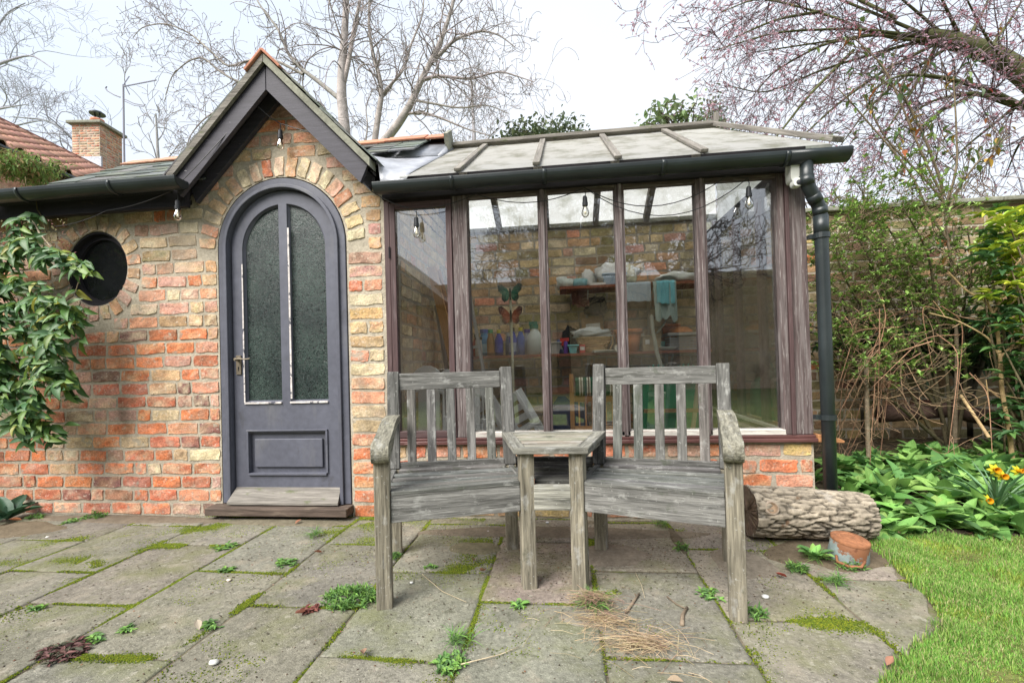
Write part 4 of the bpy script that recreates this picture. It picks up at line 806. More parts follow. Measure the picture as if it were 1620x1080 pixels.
item('round_plate', 'oval off-white dish propped upright behind the box', 'dish', (lambda q: (q.lathe([(0, 0), (.06, .004), (.075, .014), (.07, .018)], (.86, 1.37, SZ1+.20), 22, (.46, .5, .42), ax=[[.6, 0, .8], [0, 1, 0], [-.5, -.8, .3]]), q)[-1])(MB()), smooth=True)
q = MB(); q.tube([(.755, 1.26, 1.32), (.762, 1.26, 1.2), (.79, 1.25, 1.0), (.83, 1.24, .84), (.9, 1.2, .45)], .0165, 8, (.42, .44, .38)); item('tool_shaft', 'curved grey tool shaft leaning up in front of the lower shelf', 'tool', q)
for x, y, w_, h_, c, lb in ((.165, 1.33, .05, .075, (.6, .08, .06), 'small red and white packet in front of the wicker basket'), (.47, 1.34, .05, .06, (.65, .62, .5), 'small cream carton between the basket and the big pot'), (-.03, 1.50, .06, .13, (.15, .2, .4), 'navy carton behind the grey lidded box'), (.70, 1.52, .07, .17, (.62, .6, .5), 'tall cream carton behind the brown box'), (1.19, 1.40, .05, .11, (.45, .3, .12), 'amber carton at the right end of the lower shelf')):
    t = thing('carton', lb, 'carton', (x, y, SZ1)); q = MB(); q.bx(x-w_/2, x+w_/2, y-.02, y+.02, SZ1+.001, SZ1+h_, c); q.build('box', PLAIN, t, bevel=.003); q = MB(); q.bx(x-w_*.38, x+w_*.38, y-.0225, y-.0203, SZ1+h_*.35, SZ1+h_*.75, (.7, .7, .66)); q.build('paper_label', PLAIN, t)
for x, y, r, h_, c, lb in ((.115, 1.52, .032, .11, (.55, .6, .55), 'pale glass jar behind the cyan punnet'), (.80, 1.50, .03, .15, (.12, .25, .14), 'dark green bottle behind the brown box'), (.445, 1.52, .035, .16, (.5, .5, .46), 'grey canister behind the basket handle')):
    q = MB(); q.lathe([(0, 0), (r, .002), (r, h_*.8), (r*.8, h_*.86), (r*.8, h_), (0, h_)], (x, y, SZ1), 16, c); item('jar', lb, 'jar', q)
# upper shelf
def tub(x, r, h, c, label, y=1.42, name='plastic_tub'): q = MB(); q.lathe([(0, 0), (r*.8, 0), (r, h), (r*.94, h), (r*.75, .006)], (x, y, SZ2), 20, c); item(name, label, 'tub', q, smooth=True)
tub(.0, .05, .12, (.68, .7, .68), 'tall white tub at the left end of the upper shelf', 1.5); tub(.035, .075, .07, (.66, .72, .68), 'low white bowl at the left of the upper shelf', 1.36); tub(.15, .085, .075, (.26, .48, .52), 'pale turquoise patterned bowl on the upper shelf')
item('paper_stack', 'flat white packets on the front of the upper shelf', 'packets', (lambda q: (q.frame((.31, 1.36, SZ2+.012), basis((1, .1, 0)).T, (.14, .12, .024), (.7, .7, .68)), q)[-1])(MB()), CLOTH)
item('plastic_bag', 'bunched white plastic bag standing on the upper shelf beside the turquoise bowl', 'bag', lump(.245, 1.5, SZ2+.08, .07, .06, .10, (.66, .66, .64), 11), CLOTH, smooth=True)
tray(.37, .56, 1.33, 1.50, SZ2, .10, (.36, .46, .58), 'blue-grey plastic box on the upper shelf heaped with white linen')
item('white_linen', 'heap of white linen piled on the blue-grey box of the upper shelf', 'linen', lump(.50, 1.44, SZ2+.12, .19, .09, .10, (.74, .74, .72), 15, amp=.4, fr=2.6), CLOTH, smooth=True)
item('cream_cloth', 'cream folded cloth beside the heap of linen', 'cloth', lump(.60, 1.40, SZ2+.09, .06, .05, .10, (.62, .58, .42), 19), CLOTH, smooth=True)
def drape(x0, x1, z0, z1, y, c, amp=.012, sk=0, rag=.02, seed=0, over=.15):
    q = MB(); nx, nz_ = 26, 22; V = []
    for i in range(nx+1):
        u = i/nx; zb = z0+rag*mnoise.noise(Vector((u*4, seed, 0)))*2
        for j in range(nz_+1):
            v = j/nz_; L_ = (z1-zb)+over; s = v*L_
            if s < over: yy = y+(over-s); zz = z1+.006
            else: yy = y; zz = z1-(s-over)
            pinch = 1-.18*v*abs(sk); x = x0+(x1-x0)*(.5+(u-.5)*pinch)+sk*v*.03
            V.append((x, yy+amp*math.sin(u*11+seed+v)*min(1, v*2.4)+.004*math.sin(u*27), zz))
    q.add(V, [(i*(nz_+1)+j, (i+1)*(nz_+1)+j, (i+1)*(nz_+1)+j+1, i*(nz_+1)+j+1) for i in range(nx) for j in range(nz_)], c); return q
item('grey_blue_cloth', 'pale grey-blue cloth hanging over the upper shelf edge', 'cloth', drape(.50, .76, SZ2-.16, SZ2, 1.262, (.42, .50, .58), .004, 0, .005, 2), CLOTH, smooth=True)
item('turquoise_towel', 'bright turquoise towel hanging over the upper shelf edge', 'towel', drape(.80, .95, SZ2-.19, SZ2, 1.235, (.22, .56, .64), .008, 0, .01, 5), CLOTH, smooth=True)
item('lace_cloth', 'long ragged pale lace cloth hanging lowest behind the turquoise towel', 'cloth', drape(.77, .97, SZ2-.33, SZ2, 1.256, (.40, .50, .47), .012, .4, .05, 9), CLOTH, smooth=True)
item('white_cloth', 'white cloth draped over the right end of the upper shelf', 'cloth', lump(1.02, 1.40, SZ2+.045, .18, .09, .055, (.74, .76, .72), 23, amp=.5, fr=3.2), CLOTH, smooth=True)
item('black_hat', 'dark rounded hat hanging below the upper shelf', 'hat', lump(.30, 1.5, 1.43, .10, .06, .11, (.012, .012, .018), 29), CLOTH, smooth=True)
item('red_cloth', 'dull red cloth hanging below the left end of the upper shelf', 'cloth', drape(.08, .24, 1.44, SZ2-.03, 1.45, (.22, .09, .07), .01, .3, .03, 12, .02), CLOTH, smooth=True)
# butterfly stake
bf = thing('butterfly_ornament', 'garden ornament of two metal butterflies on a pale stake standing behind the second pane', 'ornament', (-.42, 1.1, .012))
q = MB(); q.tube([(-.44, 1.1, .02), (-.435, 1.1, 1.0), (-.44, 1.1, 1.58)], .011, 8, (.50, .50, .38)); q.build('stake', PLAIN, bf)
for zc, ca, cb, rr, lb in ((1.53, (.03, .16, .10), (.02, .025, .02), .20, 'green and black butterfly'), (1.34, (.38, .10, .05), (.03, .02, .03), -.1, 'orange and black butterfly')):
    q = MB(); 
    for sg in (-1, 1):
        W_ = [(0, .0), (.03, .05), (.075, .085), (.105, .075), (.10, .03), (.07, .0), (.075, -.04), (.05, -.07), (.02, -.05)]
        V = [(-.437+sg*a*math.cos(.2), 1.085-abs(a)*.25, zc+b+a*rr*.2*sg) for a, b in W_]; cen = (-.437+sg*.05, 1.072, zc+.01); cc = [ca if i in (0, 1, 5, 8) else cb for i in range(9)]
        q.add(V+[cen], [(i, (i+1) % 9, 9) for i in range(9)], np.array(cc+[ca]))
    o = q.build('wings', PLAIN, bf, solid=.003); o['label'] = lb
    q = MB(); q.tube([(-.437, 1.083, zc-.05), (-.437, 1.08, zc), (-.437, 1.083, zc+.05)], [.005, .010, .006], 8, (.03, .03, .02)); q.build('body', PLAIN, o)
# ladder and planks leaning by the partition
def T_(p, Y): return at(p[0], p[1], Y)
q = MB(); q.board((-1.02, .75, 1.72), (-.66, .75, .02), .07, .028, up=(0, 1, 0), c=(.50, .28, .12)); q.board((-.985, .79, 1.70), (-.61, .79, .02), .055, .02, up=(0, 1, 0), c=(.38, .2, .1)) ; item('timber_planks', 'two orange-brown timber planks leaning against the inner brick wall', 'planks', q, mat('planed_timber', None, .7, .25, (3, .15), (10, .15), (12, .3, .002), grain=True), bevel=.002)
ld = thing('ladder', 'grey aluminium stepladder leaning folded behind the timber planks', 'ladder', (-.8, .95, 0))
for k, (a, b) in enumerate((((-.99, .93, 1.76), (-.74, .93, .02)), ((-.80, .93, 1.80), (-.52, .93, .02)), ((-1.06, 1.0, 1.45), (-.86, 1.0, .02)))):
    q = MB(); q.board(a, b, .022, .055, up=(0, 1, 0), c=(.55, .56, .57)); q.build('rail', METAL, ld, bevel=.003)
for k in range(6):
    t_ = .08+k*.16; a = np.array((-.99, .93, 1.76))*(1-t_)+np.array((-.74, .93, .02))*t_; b = np.array((-.80, .93, 1.80))*(1-t_)+np.array((-.52, .93, .02))*t_
    q = MB(); q.board(a, b, .07, .02, c=(.5, .5, .52)); q.build('rung', METAL, ld)
# white plastic garden chairs folded and stacked against the front
WH = (.80, .82, .82)
def chairshell(x, y, w_, h, lean, label, rz=0):
    t = thing('folded_chair', label, 'chair', (x, y, 0), 'white plastic furniture stored in the glasshouse')
    out = [(-w_/2, 0), (w_/2, 0), (w_/2*.92, h*.86)]+[(w_/2*.92*math.cos(a), h*.86+h*.14*math.sin(a)) for a in np.linspace(0.2, math.pi-.2, 8)]+[(-w_/2*.92, h*.86)]
    T = lambda v: np.stack([x+v[:, 0]*math.cos(rz)-v[:, 1]*math.sin(rz), y+v[:, 1]*math.cos(rz)+v[:, 0]*math.sin(rz)+v[:, 2]*lean*.3, .015+v[:, 2]], -1)
    ho = []
    for k in range(4):
        xa = -w_/2*.66+k*w_*.33*.99; 
        if k < 4: ho.append([(xa, h*.45), (xa+w_*.10, h*.45), (xa+w_*.10, h*.80), (xa, h*.80)])
    q = MB(); q.prism(out, -.008, .008, ho, WH, T); q.build('back', PLAIN, t, bevel=.003)
    q = MB(); q.prism([(-w_/2, .3*h), (w_/2, .3*h), (w_/2*1.05, .38*h), (-w_/2*1.05, .38*h)], -.05, -.01, c=WH, T=T); q.build('seat', PLAIN, t, bevel=.004)
    for s in (-1, 1): q = MB(); q.prism([(s*w_*.5-.02, 0), (s*w_*.5+.02, 0), (s*w_*.52+.02, .62*h), (s*w_*.52-.02, .62*h)], -.06, -.0085, c=WH, T=T); q.build('leg', PLAIN, t, bevel=.004)
    return t
chairshell(-.96, .30, .26, .93, .25, 'leftmost white plastic folded chair behind the casement', .15); chairshell(-.83, .42, .22, .90, .2, 'white plastic chair with rounded top, second from the partition', -.1); chairshell(-.66, .38, .18, .88, .3, 'narrow rounded white plastic chair top beside the double mullion', .1)
def lounger(x0, z0, x1, z1, y, label, w_=.30):
    t = thing('sun_lounger', label, 'lounger', ((x0+x1)/2, y, 0), 'white plastic furniture stored in the glasshouse'); a, b = np.array((x0, y, z0)), np.array((x1, y, z1)); d = nrm(b-a); n_ = np.array((-d[2], 0, d[0]))
    q = MB(); L_ = np.linalg.norm(b-a)
    out = [(0, 0), (L_, 0), (L_, w_*.8), (L_*.9, w_), (L_*.1, w_), (0, w_*.8)]; ho = [[(L_*.12+k*L_*.14, w_*.2), (L_*.12+k*L_*.14+L_*.05, w_*.2), (L_*.12+k*L_*.14+L_*.05, w_*.85), (L_*.12+k*L_*.14, w_*.85)] for k in range(6)]
    q.prism(out, -.012, .012, ho, WH, lambda v: a+v[:, 0:1]*d-v[:, 2:3]*n_+np.array([0, 1, 0])*v[:, 1:2]*1.0); q.build('panel', PLAIN, t, bevel=.004)
    q = MB(); q.board(a-n_*w_*.25+[0, -.03, 0], b-n_*w_*.25+[0, -.03, 0], .03, .04, up=(0, 1, 0), c=WH); q.board(a*.5+b*.5+[0, -.04, 0], a*.5+b*.5-n_*w_*1.1+[0, -.04, 0], .03, .04, up=(0, 1, 0), c=WH); q.build('support', PLAIN, t, bevel=.004)
lounger(-.62, .84, -.20, .12, .70, 'larger white plastic lounger tipped on end beside the third pane'); lounger(-.36, .74, -.06, .20, 1.00, 'smaller white plastic lounger end sloping behind the larger one', .22)
# wooden folding chair with striped cushion
wc = thing('folding_chair', 'varnished wooden folding chair with a green and white striped cushion', 'chair', (.22, .95, 0)); OW = (.50, .27, .11); TW = bpy.data.materials['planed_timber']
for x in (.055, .43): q = MB(); q.board((x, .95, .02), (x, 1.0, .84), .035, .045, up=(0, 1, 0), c=OW); q.build('leg', TW, wc, bevel=.003)
q = MB(); q.board((.075, .985, .64), (.41, .985, .64), .03, .05, c=OW); q.build('back_rail', TW, wc, bevel=.003)
for k in range(6): q = MB(); x = .11+k*.053; q.board((x, .985, .615), (x, .96, .30), .012, .034, up=(0, 1, 0), c=jit(OW, .1)); q.build('back_slat', TW, wc)
q = MB(); q.bx(.07, .42, .60, .95, .40, .425, OW); q.build('seat', TW, wc, bevel=.003)
cu = MB(); xs = np.linspace(.085, .405, 33); 
for i in range(32):
    c = (.03, .11, .06) if i % 6 in (0, 1, 2) else (.62, .62, .5) if i % 6 in (3, 5) else (.2, .16, .1)
    pr = [(.955+.0, .665), (.925, .69), (.92, .74), (.93, .79), (.965, .815), (1.0, .79), (1.0, .68)]; V = [(x, a, b) for x in (xs[i], xs[i+1]) for a, b in pr]; cu.add(V, [(j, (j+1) % 7, (j+1) % 7+7, j+7) for j in range(7)], c)
cu.add([(xs[0], a, b) for a, b in pr], [tuple(range(7))], (.03, .11, .06)); cu.build('cushion', CLOTH, wc)
# green barrow tray, gloves
gr = thing('garden_trolley', 'upturned bright green plastic garden trolley tray standing on edge', 'trolley', (.86, 1.2, 0))
q = MB(); q.prism(ell(.88, .42, .62, .74, 32, 6), 1.18, 1.24, c=(.05, .30, .15)); q.build('tray', PLAIN, gr, bevel=.012); q = MB(); q.tube([(x, 1.165, z) for x, z in ell(.88, .42, .60, .72, 40, 6)]+[(ell(.88, .42, .60, .72, 40, 6)[0][0], 1.165, ell(.88, .42, .60, .72, 40, 6)[0][1])], .014, 8, (.07, .38, .20)); q.build('rim', PLAIN, gr, smooth=True)
q = MB(); q.board((.64, 1.1, .52), (1.14, 1.1, .52), .03, .03, c=(.35, .24, .12)); q.board((1.08, 1.1, .75), (.98, 1.1, .05), .03, .025, up=(0, 1, 0), c=(.42, .36, .24)); q.build('frame', TW, gr)
for gx, lb in ((.76, 'left of two dark green rubber gloves hung on the green trolley tray'), (1.0, 'right of two dark green rubber gloves hung on the green trolley tray')):
    g = thing('rubber_glove', lb, 'glove', (gx, 1.15, .80)); q = MB(); q.prism(ell(gx, .80, .085, .09, 16, 3), 1.13, 1.16, c=(.02, .17, .12))
    for k, (dx, L_) in enumerate(((-.034, .055), (-.013, .07), (.010, .07), (.031, .058))): q.tube([(gx+dx, 1.145, .83), (gx+dx*1.5, 1.145, .86), (gx+dx*1.9, 1.14, .83+L_)], [.010, .010, .007], 8, (.02, .17, .12))
    q.tube([(gx+.035, 1.145, .79), (gx+.065, 1.14, .82), (gx+.07, 1.135, .85)], [.011, .010, .008], 8, (.02, .17, .12)); q.build('hand', CLOTH, g, smooth=True)
    q = MB(); q.prism(ell(gx, .752, .095, .03, 16, 3), 1.125, 1.165, c=(.60, .58, .48)); q.build('cuff', CLOTH, g)
item('dark_crate', 'dark blue sack slumped on the floor below the middle mullion', 'sack', lump(.0, 1.25, .30, .20, .15, .32, (.035, .05, .10), 41), CLOTH, smooth=True)

# ================================================================ in front
def logmesh():
    lg = thing('log', 'short thick log with plated grey bark lying against the brick plinth', 'log', (1.19, -.26, 0)); a = np.array((.925, -.25, .147)); b = np.array((1.505, -.235, .118)); d = nrm(b-a); u = nrm(np.cross(d, (0, 0, 1))); v = np.cross(u, d)
    n, m = 120, 90; T__ = np.linspace(0, 1, m); V = []; cols = []; R_ = np.interp(T__, [0, .5, .93, 1], [.128, .126, .118, .112])
    for i, t_ in enumerate(T__):
        for j in range(n):
            th = 2*math.pi*j/n; cx, cy = math.cos(th), math.sin(th)
            p = Vector((t_*5.2, cx*2.2, cy*2.2)); dist = mnoise.voronoi(Vector((p.x*1.25, p.y*2.2, p.z*2.2)))[0]; cr_ = min(1, (dist[1]-dist[0])*5); bulge = mnoise.noise(p*.6)
            r_ = R_[i]*(1+.05*bulge)+.014*(cr_-1)+.003*mnoise.noise(p*5); V.append(a+d*(b-a)@d*0+(a*0)+ (b-a)*t_+u*r_*cx+v*r_*cy)
            k = .16+.84*cr_; cols.append(np.array((.31, .265, .205))*k*(1+.22*mnoise.noise(p*2.5)))
    q = MB(); q.add(V, [(i*n+j, i*n+(j+1) % n, (i+1)*n+(j+1) % n, (i+1)*n+j) for i in range(m-1) for j in range(n)], np.array(cols)); q.build('bark', LOGB, lg, smooth=True)
    for e, c0, nm in ((0, a, 'cut_end'), (m-1, b, 'cut_end')):
        q = MB(); ring = np.array(V[e*n:(e+1)*n]); cc = ring.mean(0); Vv = [cc]; col = [(.10, .075, .055)]
        for f in (.35, .7, 1): Vv += list(cc+(ring-cc)*f*.995+rng.uniform(-.003, .003, (n, 1))*d); col += [jit((.10, .075, .055), .3) for _ in range(n)]
        q.add(Vv, [(0, 1+j, 1+(j+1) % n) for j in range(n)]+[(1+k*n+j, 1+(k+1)*n+j, 1+(k+1)*n+(j+1) % n, 1+k*n+(j+1) % n) for k in range(2) for j in range(n)], np.array(col)); q.build(nm, BARK, lg)
    q = MB(); kn = a+(b-a)*.13; dirk = nrm(np.array((0, -.92, .42))); Bk = basis(dirk); q.lathe([(.034, .100), (.036, .122), (.028, .132), (.024, .124), (.010, .122), (0, .124)], kn, 20, ax=np.array([Bk[:, 1], Bk[:, 2], Bk[:, 0]]), cs=[(.2, .17, .14), (.30, .25, .2), (.28, .22, .17), (.2, .14, .09), (.30, .21, .14), (.22, .15, .1)]); q.build('knot', LOGB, lg, smooth=True)
logmesh()
pn = thing('rusty_pot', 'small upturned rusty enamel cooking pot with grey-green sides beside the log', 'pot', (1.27, -.50, 0)); o = np.array((1.262, -.50, .012)); tl = nrm(np.array((.10, -.10, 1))); Bp = basis(tl); AX = np.array([Bp[:, 1], Bp[:, 2], Bp[:, 0]])
q = MB(); q.lathe([(.078, .0), (.080, .012), (.076, .05), (.073, .085), (.066, .094)], o, 36, ax=AX); q.build('side', RUST, pn, True)
q = MB(); q.lathe([(.0745, .083), (.076, .095), (.066, .100), (.030, .098), (0, .0985)], o, 36, ax=AX); q.lathe([(.038, .099), (.042, .103), (.046, .099)], o, 30, ax=AX); q.build('base', RUSTT, pn, True)
q = MB(); q.tube([o+(-.072, -.045, .030), o+(-.085, -.075, .016), o+(-.055, -.108, .010), o+(-.01, -.112, .010), o+(.02, -.088, .022)], .006, 8); q.build('handle', RUSTT, pn, True)
# ================================================================ trees
def grow(paths, p, d, L_, r, lvl, P):
    """one curling branch and its children; paths gets (points, r0, r1, level)"""
    n = P.get('n', 7); st = L_/(n-1); pts = [np.array(p, float)]; d = nrm(d); curl = rng.normal(size=3)*P['curl']*P.get('c0', 1)
    ts = []
    for i in range(n-1):
        curl = curl*P.get('keep', .7)+rng.normal(size=3)*P['curl']*P.get('rnd', .7); d = nrm(d+curl+np.array([0, 0, P['up']])); pts.append(pts[-1]+d*st); ts.append(d)
    pts = np.array(pts); r1 = r*P.get('tap', .45); paths.append((pts, r, max(r1, P['rmin']), lvl))
    if lvl <= 0: return
    k = P['kids'][lvl-1]; k = int(k+rng.random())
    for j in range(k):
        i = rng.integers(1, n); t_ = ts[min(i, n-2)]; q = rng.normal(size=3); q = nrm(q-t_*(q@t_)); nd = nrm(t_*P['fwd']+q*(1-P['fwd'])*1.3+np.array([0, 0, P['up']*2]))
        rr_ = (r+(r1-r)*i/(n-1))*rng.uniform(.45, .7); grow(paths, pts[i], nd, L_*rng.uniform(*P['ratio']), max(rr_, P['rmin']), lvl-1, P)
def limb(paths, pts, r0, r1, P, lvl, per, start=.25, spread=.9, Ls=(.5, 1.1)):
    """a surveyed limb (polyline) with generated side branches"""
    pts = np.array(pts, float); t = np.linspace(0, 1, len(pts)); tt = np.linspace(0, 1, len(pts)*4)
    sp = np.stack([np.interp(tt, t, pts[:, k]) for k in range(3)], 1)
    for _ in range(2): sp[1:-1] = (sp[:-2]+2*sp[1:-1]+sp[2:])/4
    paths.append((sp, r0, r1, 9)); T = np.gradient(sp, axis=0)
    for _ in range(per):
        s = rng.uniform(start, 1); i = int(s*(len(sp)-1)); tn = nrm(T[i]); q = rng.normal(size=3)*np.array(P.get('flat', (1, 1, 1))); q = nrm(q-tn*(q@tn)); rr_ = r0+(r1-r0)*s
        grow(paths, sp[i], nrm(tn*(1-spread*.5)+q*spread+np.array([0, 0, P['up']*2])), rng.uniform(*Ls), min(max(rr_*.5, P['rmin']), P.get('rcap', .035)), lvl, P)
def tubes(mb, paths, c, lv=None, sides=(3, 3, 4, 5), jitc=.1):
    for pts, r0, r1, l in paths:
        if lv is not None and not lv(l): continue
        n = 8 if l == 9 else sides[min(l, 3)]; mb.tube(pts, np.linspace(r0, r1, len(pts)), n, jit(c, jitc), cap=False)
def tree(name, label, cat, base, paths, ct, cc, group=None, extra=None, parts=('trunk', 'crown')):
    t = thing(name, label, cat, base, group); q = MB(); tubes(q, paths, ct, lambda l: l >= 3); q.build(parts[0], BARK, t, True)
    q = MB(); tubes(q, paths, cc, lambda l: l < 3); q.build(parts[1], BARK, t, True)
    if extra: extra(t)
    return t
A7 = lambda ps, Y=7: [at(x, y, Y) for x, y in ps]
# pale curly tree straight behind the building
PT = dict(curl=.24, up=.045, kids=[2.3, 2.5, 3], ratio=(.45, .75), fwd=.45, rmin=.0046, n=11, keep=.93, rnd=.42, rcap=.018)
paths = []
b0 = at(545, 250, 7); paths.append((np.array([(b0[0], 7, 0), (b0[0], 7, 3), b0]), .17, .15, 9))
limb(paths, A7([(548, 255), (545, 200), (540, 150), (541, 110), (545, 60), (548, 0), (552, -70)]), .145, .05, PT, 2, 26, .45, .8, (.7, 1.5))
limb(paths, A7([(544, 130), (552, 95), (560, 45), (572, -10), (580, -60)]), .06, .02, PT, 2, 12, .2, .8, (.6, 1.2))
limb(paths, [*A7([(590, 245), (598, 185), (604, 150), (600, 120), (590, 88), (583, 40), (586, -30)])], .075, .025, PT, 2, 22, .3, .9, (.6, 1.3))
limb(paths, A7([(598, 235), (628, 200), (650, 165), (665, 130), (678, 105), (700, 60), (716, 10), (728, -50)]), .10, .03, PT, 2, 24, .3, .9, (.6, 1.3))
limb(paths, A7([(664, 128), (690, 120), (712, 122), (745, 126), (790, 112), (822, 122), (845, 130)]), .045, .008, PT, 2, 22, .2, .9, (.5, 1.1))
limb(paths, A7([(676, 105), (700, 82), (720, 62), (760, 48), (790, 55), (815, 75)]), .05, .010, PT, 2, 20, .2, .9, (.5, 1.1))
limb(paths, A7([(640, 180), (672, 178), (705, 190), (740, 205), (775, 215)]), .035, .010, PT, 2, 18, .1, .9, (.5, 1.1))
limb(paths, A7([(652, 158), (690, 165), (730, 172), (770, 165), (805, 180)]), .03, .008, PT, 2, 16, .1, .9, (.5, 1.0))
limb(paths, A7([(541, 160), (505, 130), (475, 108), (455, 85), (440, 45), (415, 15), (395, -20)]), .055, .014, PT, 2, 22, .2, .9, (.5, 1.1))
limb(paths, A7([(480, 118), (430, 92), (395, 95), (360, 108), (330, 78), (300, 52), (262, 36), (225, 42), (210, 60)]), .035, .007, PT, 2, 34, .25, .9, (.4, .9))
limb(paths, A7([(410, 140), (372, 128), (345, 112), (322, 90), (300, 95), (272, 118), (262, 150)]), .03, .008, PT, 2, 22, .1, .9, (.4, .9))
limb(paths, A7([(400, 175), (350, 170), (320, 190), (300, 215), (290, 250)]), .025, .006, PT, 2, 20, .1, .9, (.4, .8))
limb(paths, A7([(540, 200), (500, 180), (470, 160), (430, 150), (390, 160)]), .04, .012, PT, 2, 20, .1, .9, (.5, 1.0))
limb(paths, A7([(604, 150), (640, 110), (650, 70), (668, 30), (672, -20)]), .035, .012, PT, 2, 16, .1, .9, (.5, 1.0))
limb(paths, A7([(575, 245), (582, 200), (578, 170), (590, 140)]), .022, .010, PT, 2, 12, .1, .9, (.5, 1.0))
def buds(paths_, mb, c, r=.016, frac=.5, maxl=0):
    P_ = [p[0][-1] for p in paths_ if p[3] <= maxl and rng.random() < frac]; D = [nrm(p[0][-1]-p[0][-2]) for p in paths_ if p[3] <= maxl][:len(P_)]
    tv = np.array([(-.8, 0, 0), (0, .45, 0), (0, -.3, .4), (0, -.3, -.4), (1.2, 0, 0)]); tf = [(0, 1, 2), (0, 2, 3), (0, 3, 1), (4, 2, 1), (4, 3, 2), (4, 1, 3)]
    if P_: mb.inst(tv*r, tf, [m34(basis(d), 1, p) for p, d in zip(P_, D)], jit(c, .2, len(P_)))
def exb(t): q = MB(); buds(paths, q, (.20, .16, .15), .022, .8); q.build('buds', BARK, t)
tree('bare_tree', 'large pale bare tree with curling twigs rising behind the porch gable', 'tree', (b0[0], 7, 0), paths, (.34, .31, .285), (.30, .265, .26), extra=exb)
# second, straighter stems far behind
PS = dict(curl=.20, up=.10, kids=[3, 3, 3], ratio=(.5, .75), fwd=.55, rmin=.009, n=7)
for nm, base, hh, seed, lb in (('bare_tree', (-3.2, 13, 0), 11.5, 1, 'slim bare tree seen through the curling branches, above the short ridge'), ('bare_tree', (-1.2, 15, 0), 7.6, 2, 'small bare tree farther back, left of the evergreen bush'), ('bare_tree', (-16, 13.5, 0), 11.2, 3, 'bare tree behind the red-tiled house and chimney')):
    pp = []; base = np.array(base, float)
    limb(pp, [base, base+(.1, 0, hh*.4), base+(.3, 0, hh*.75), base+(.2, 0, hh)], .16, .03, PS, 3, 6 if seed == 3 else 7, .5, .7, (1.2, 2.4)); tree(nm, lb, 'tree', base, pp, (.30, .29, .285), (.31, .29, .29))
pp = []; PL = dict(curl=.22, up=.06, kids=[2.6, 3.2, 3.2], ratio=(.5, .75), fwd=.5, rmin=.007, n=7)
lb_ = at(-160, 300, 13); 
for l_ in ([(-160, 260), (-80, 160), (-20, 70), (10, 20), (40, 5)], [(-120, 200), (-60, 130), (0, 100), (50, 85), (85, 110)], [(-120, 230), (-40, 180), (10, 170), (45, 165)], [(-150, 250), (-60, 215), (0, 205), (40, 195), (70, 190)], [(-60, 60), (-20, 10), (20, -30)]): limb(pp, A7(l_, 13), .09, .015, PL, 3, 5, .3, .8, (1.2, 2.3))
limb(pp, [(lb_[0], 13, 0), (lb_[0], 13, lb_[2]*.6), lb_], .3, .2, PL, 0, 0)
tree('bare_tree', 'big bare tree at the far left reaching in over the red-tiled roof', 'tree', (lb_[0], 13, 0), pp, (.34, .34, .37), (.38, .38, .42))
pp = []
limb(pp, A7([(90, 290), (120, 245), (128, 228), (150, 215)], 12), .10, .03, PL, 2, 7, .3, .9, (1, 2)); limb(pp, A7([(150, 300), (128, 230), (80, 190), (20, 185)], 12), .08, .02, PL, 3, 6, .2, .9, (1, 2)); q0 = at(90, 290, 12)
limb(pp, [(q0[0], 12, 0), q0], .16, .12, PL, 0, 0); tree('bare_tree', 'bare tree with a thick forked limb showing left of the chimney', 'tree', (q0[0], 12, 0), pp, (.28, .28, .31), (.31, .31, .34))

# cherry plum reaching in from the right, over the wall
PC = dict(curl=.13, up=-.035, kids=[3.6, 4.0, 4], ratio=(.42, .70), fwd=.62, rmin=.0026, n=7, rcap=.011)
pc = []; YC = 2.6
A = lambda ps, y0=YC, y1=YC: [at(px, py, y0+(y1-y0)*i/max(1, len(ps)-1)) for i, (px, py) in enumerate(ps)]
tb = at(1760, 330, YC); limb(pc, [(tb[0]+.1, YC, 0), (tb[0]+.05, YC, 1.2), tb, *A([(1690, 190), (1625, 120), (1570, 85), (1500, 62), (1455, 58)])], .135, .075, PC, 2, 8, .75, .9, (.3, .7))
fan = [((1460, 60), (1380, 55), (1280, 70), (1180, 85)), ((1470, 62), (1400, 80), (1300, 110), (1210, 150), (1150, 135)), ((1480, 66), (1400, 60), (1300, 20), (1200, -5), (1140, 20)), ((1500, 62), (1440, 10), (1380, -40)), ((1520, 60), (1490, 0), (1470, -60)),
       ((1480, 70), (1400, 110), (1330, 160), (1270, 215), (1240, 250)), ((1500, 75), (1430, 120), (1370, 175), (1330, 230)), ((1620, 170), (1560, 140), (1480, 120), (1420, 118), (1370, 150)), ((1620, 172), (1540, 145), (1470, 160), (1420, 200)), ((1470, 58), (1380, 20), (1280, -20), (1180, -40)), ((1460, 58), (1350, 45), (1230, 50), (1130, 80)),
       ((1560, 85), (1600, 30), (1640, -40)), ((1530, 65), (1560, 10), (1580, -50)), ((1600, 110), (1560, 60), (1520, -20)), ((1640, 140), (1580, 190), (1530, 230), (1500, 260)), ((1650, 180), (1610, 230), (1590, 280)), ((1480, 75), (1440, 150), (1400, 210), (1390, 260)), ((1300, 18), (1230, 30), (1160, 60)), ((1380, 55), (1300, 70), (1220, 115), (1170, 180)), ((1420, 30), (1300, -30), (1150, -60), (1040, -30), (1010, 0)), ((1540, 150), (1480, 180), (1440, 235)), ((1350, 80), (1280, 150), (1230, 215), (1210, 235))]
for k, f in enumerate(fan):
    yb = YC+rng.uniform(-.9, .9); limb(pc, A(list(f), YC, yb), .019 if k not in (7, 8) else .03, .005, PC, 2, 13 if len(f) > 3 else 8, .15, .75, (.3, .85))
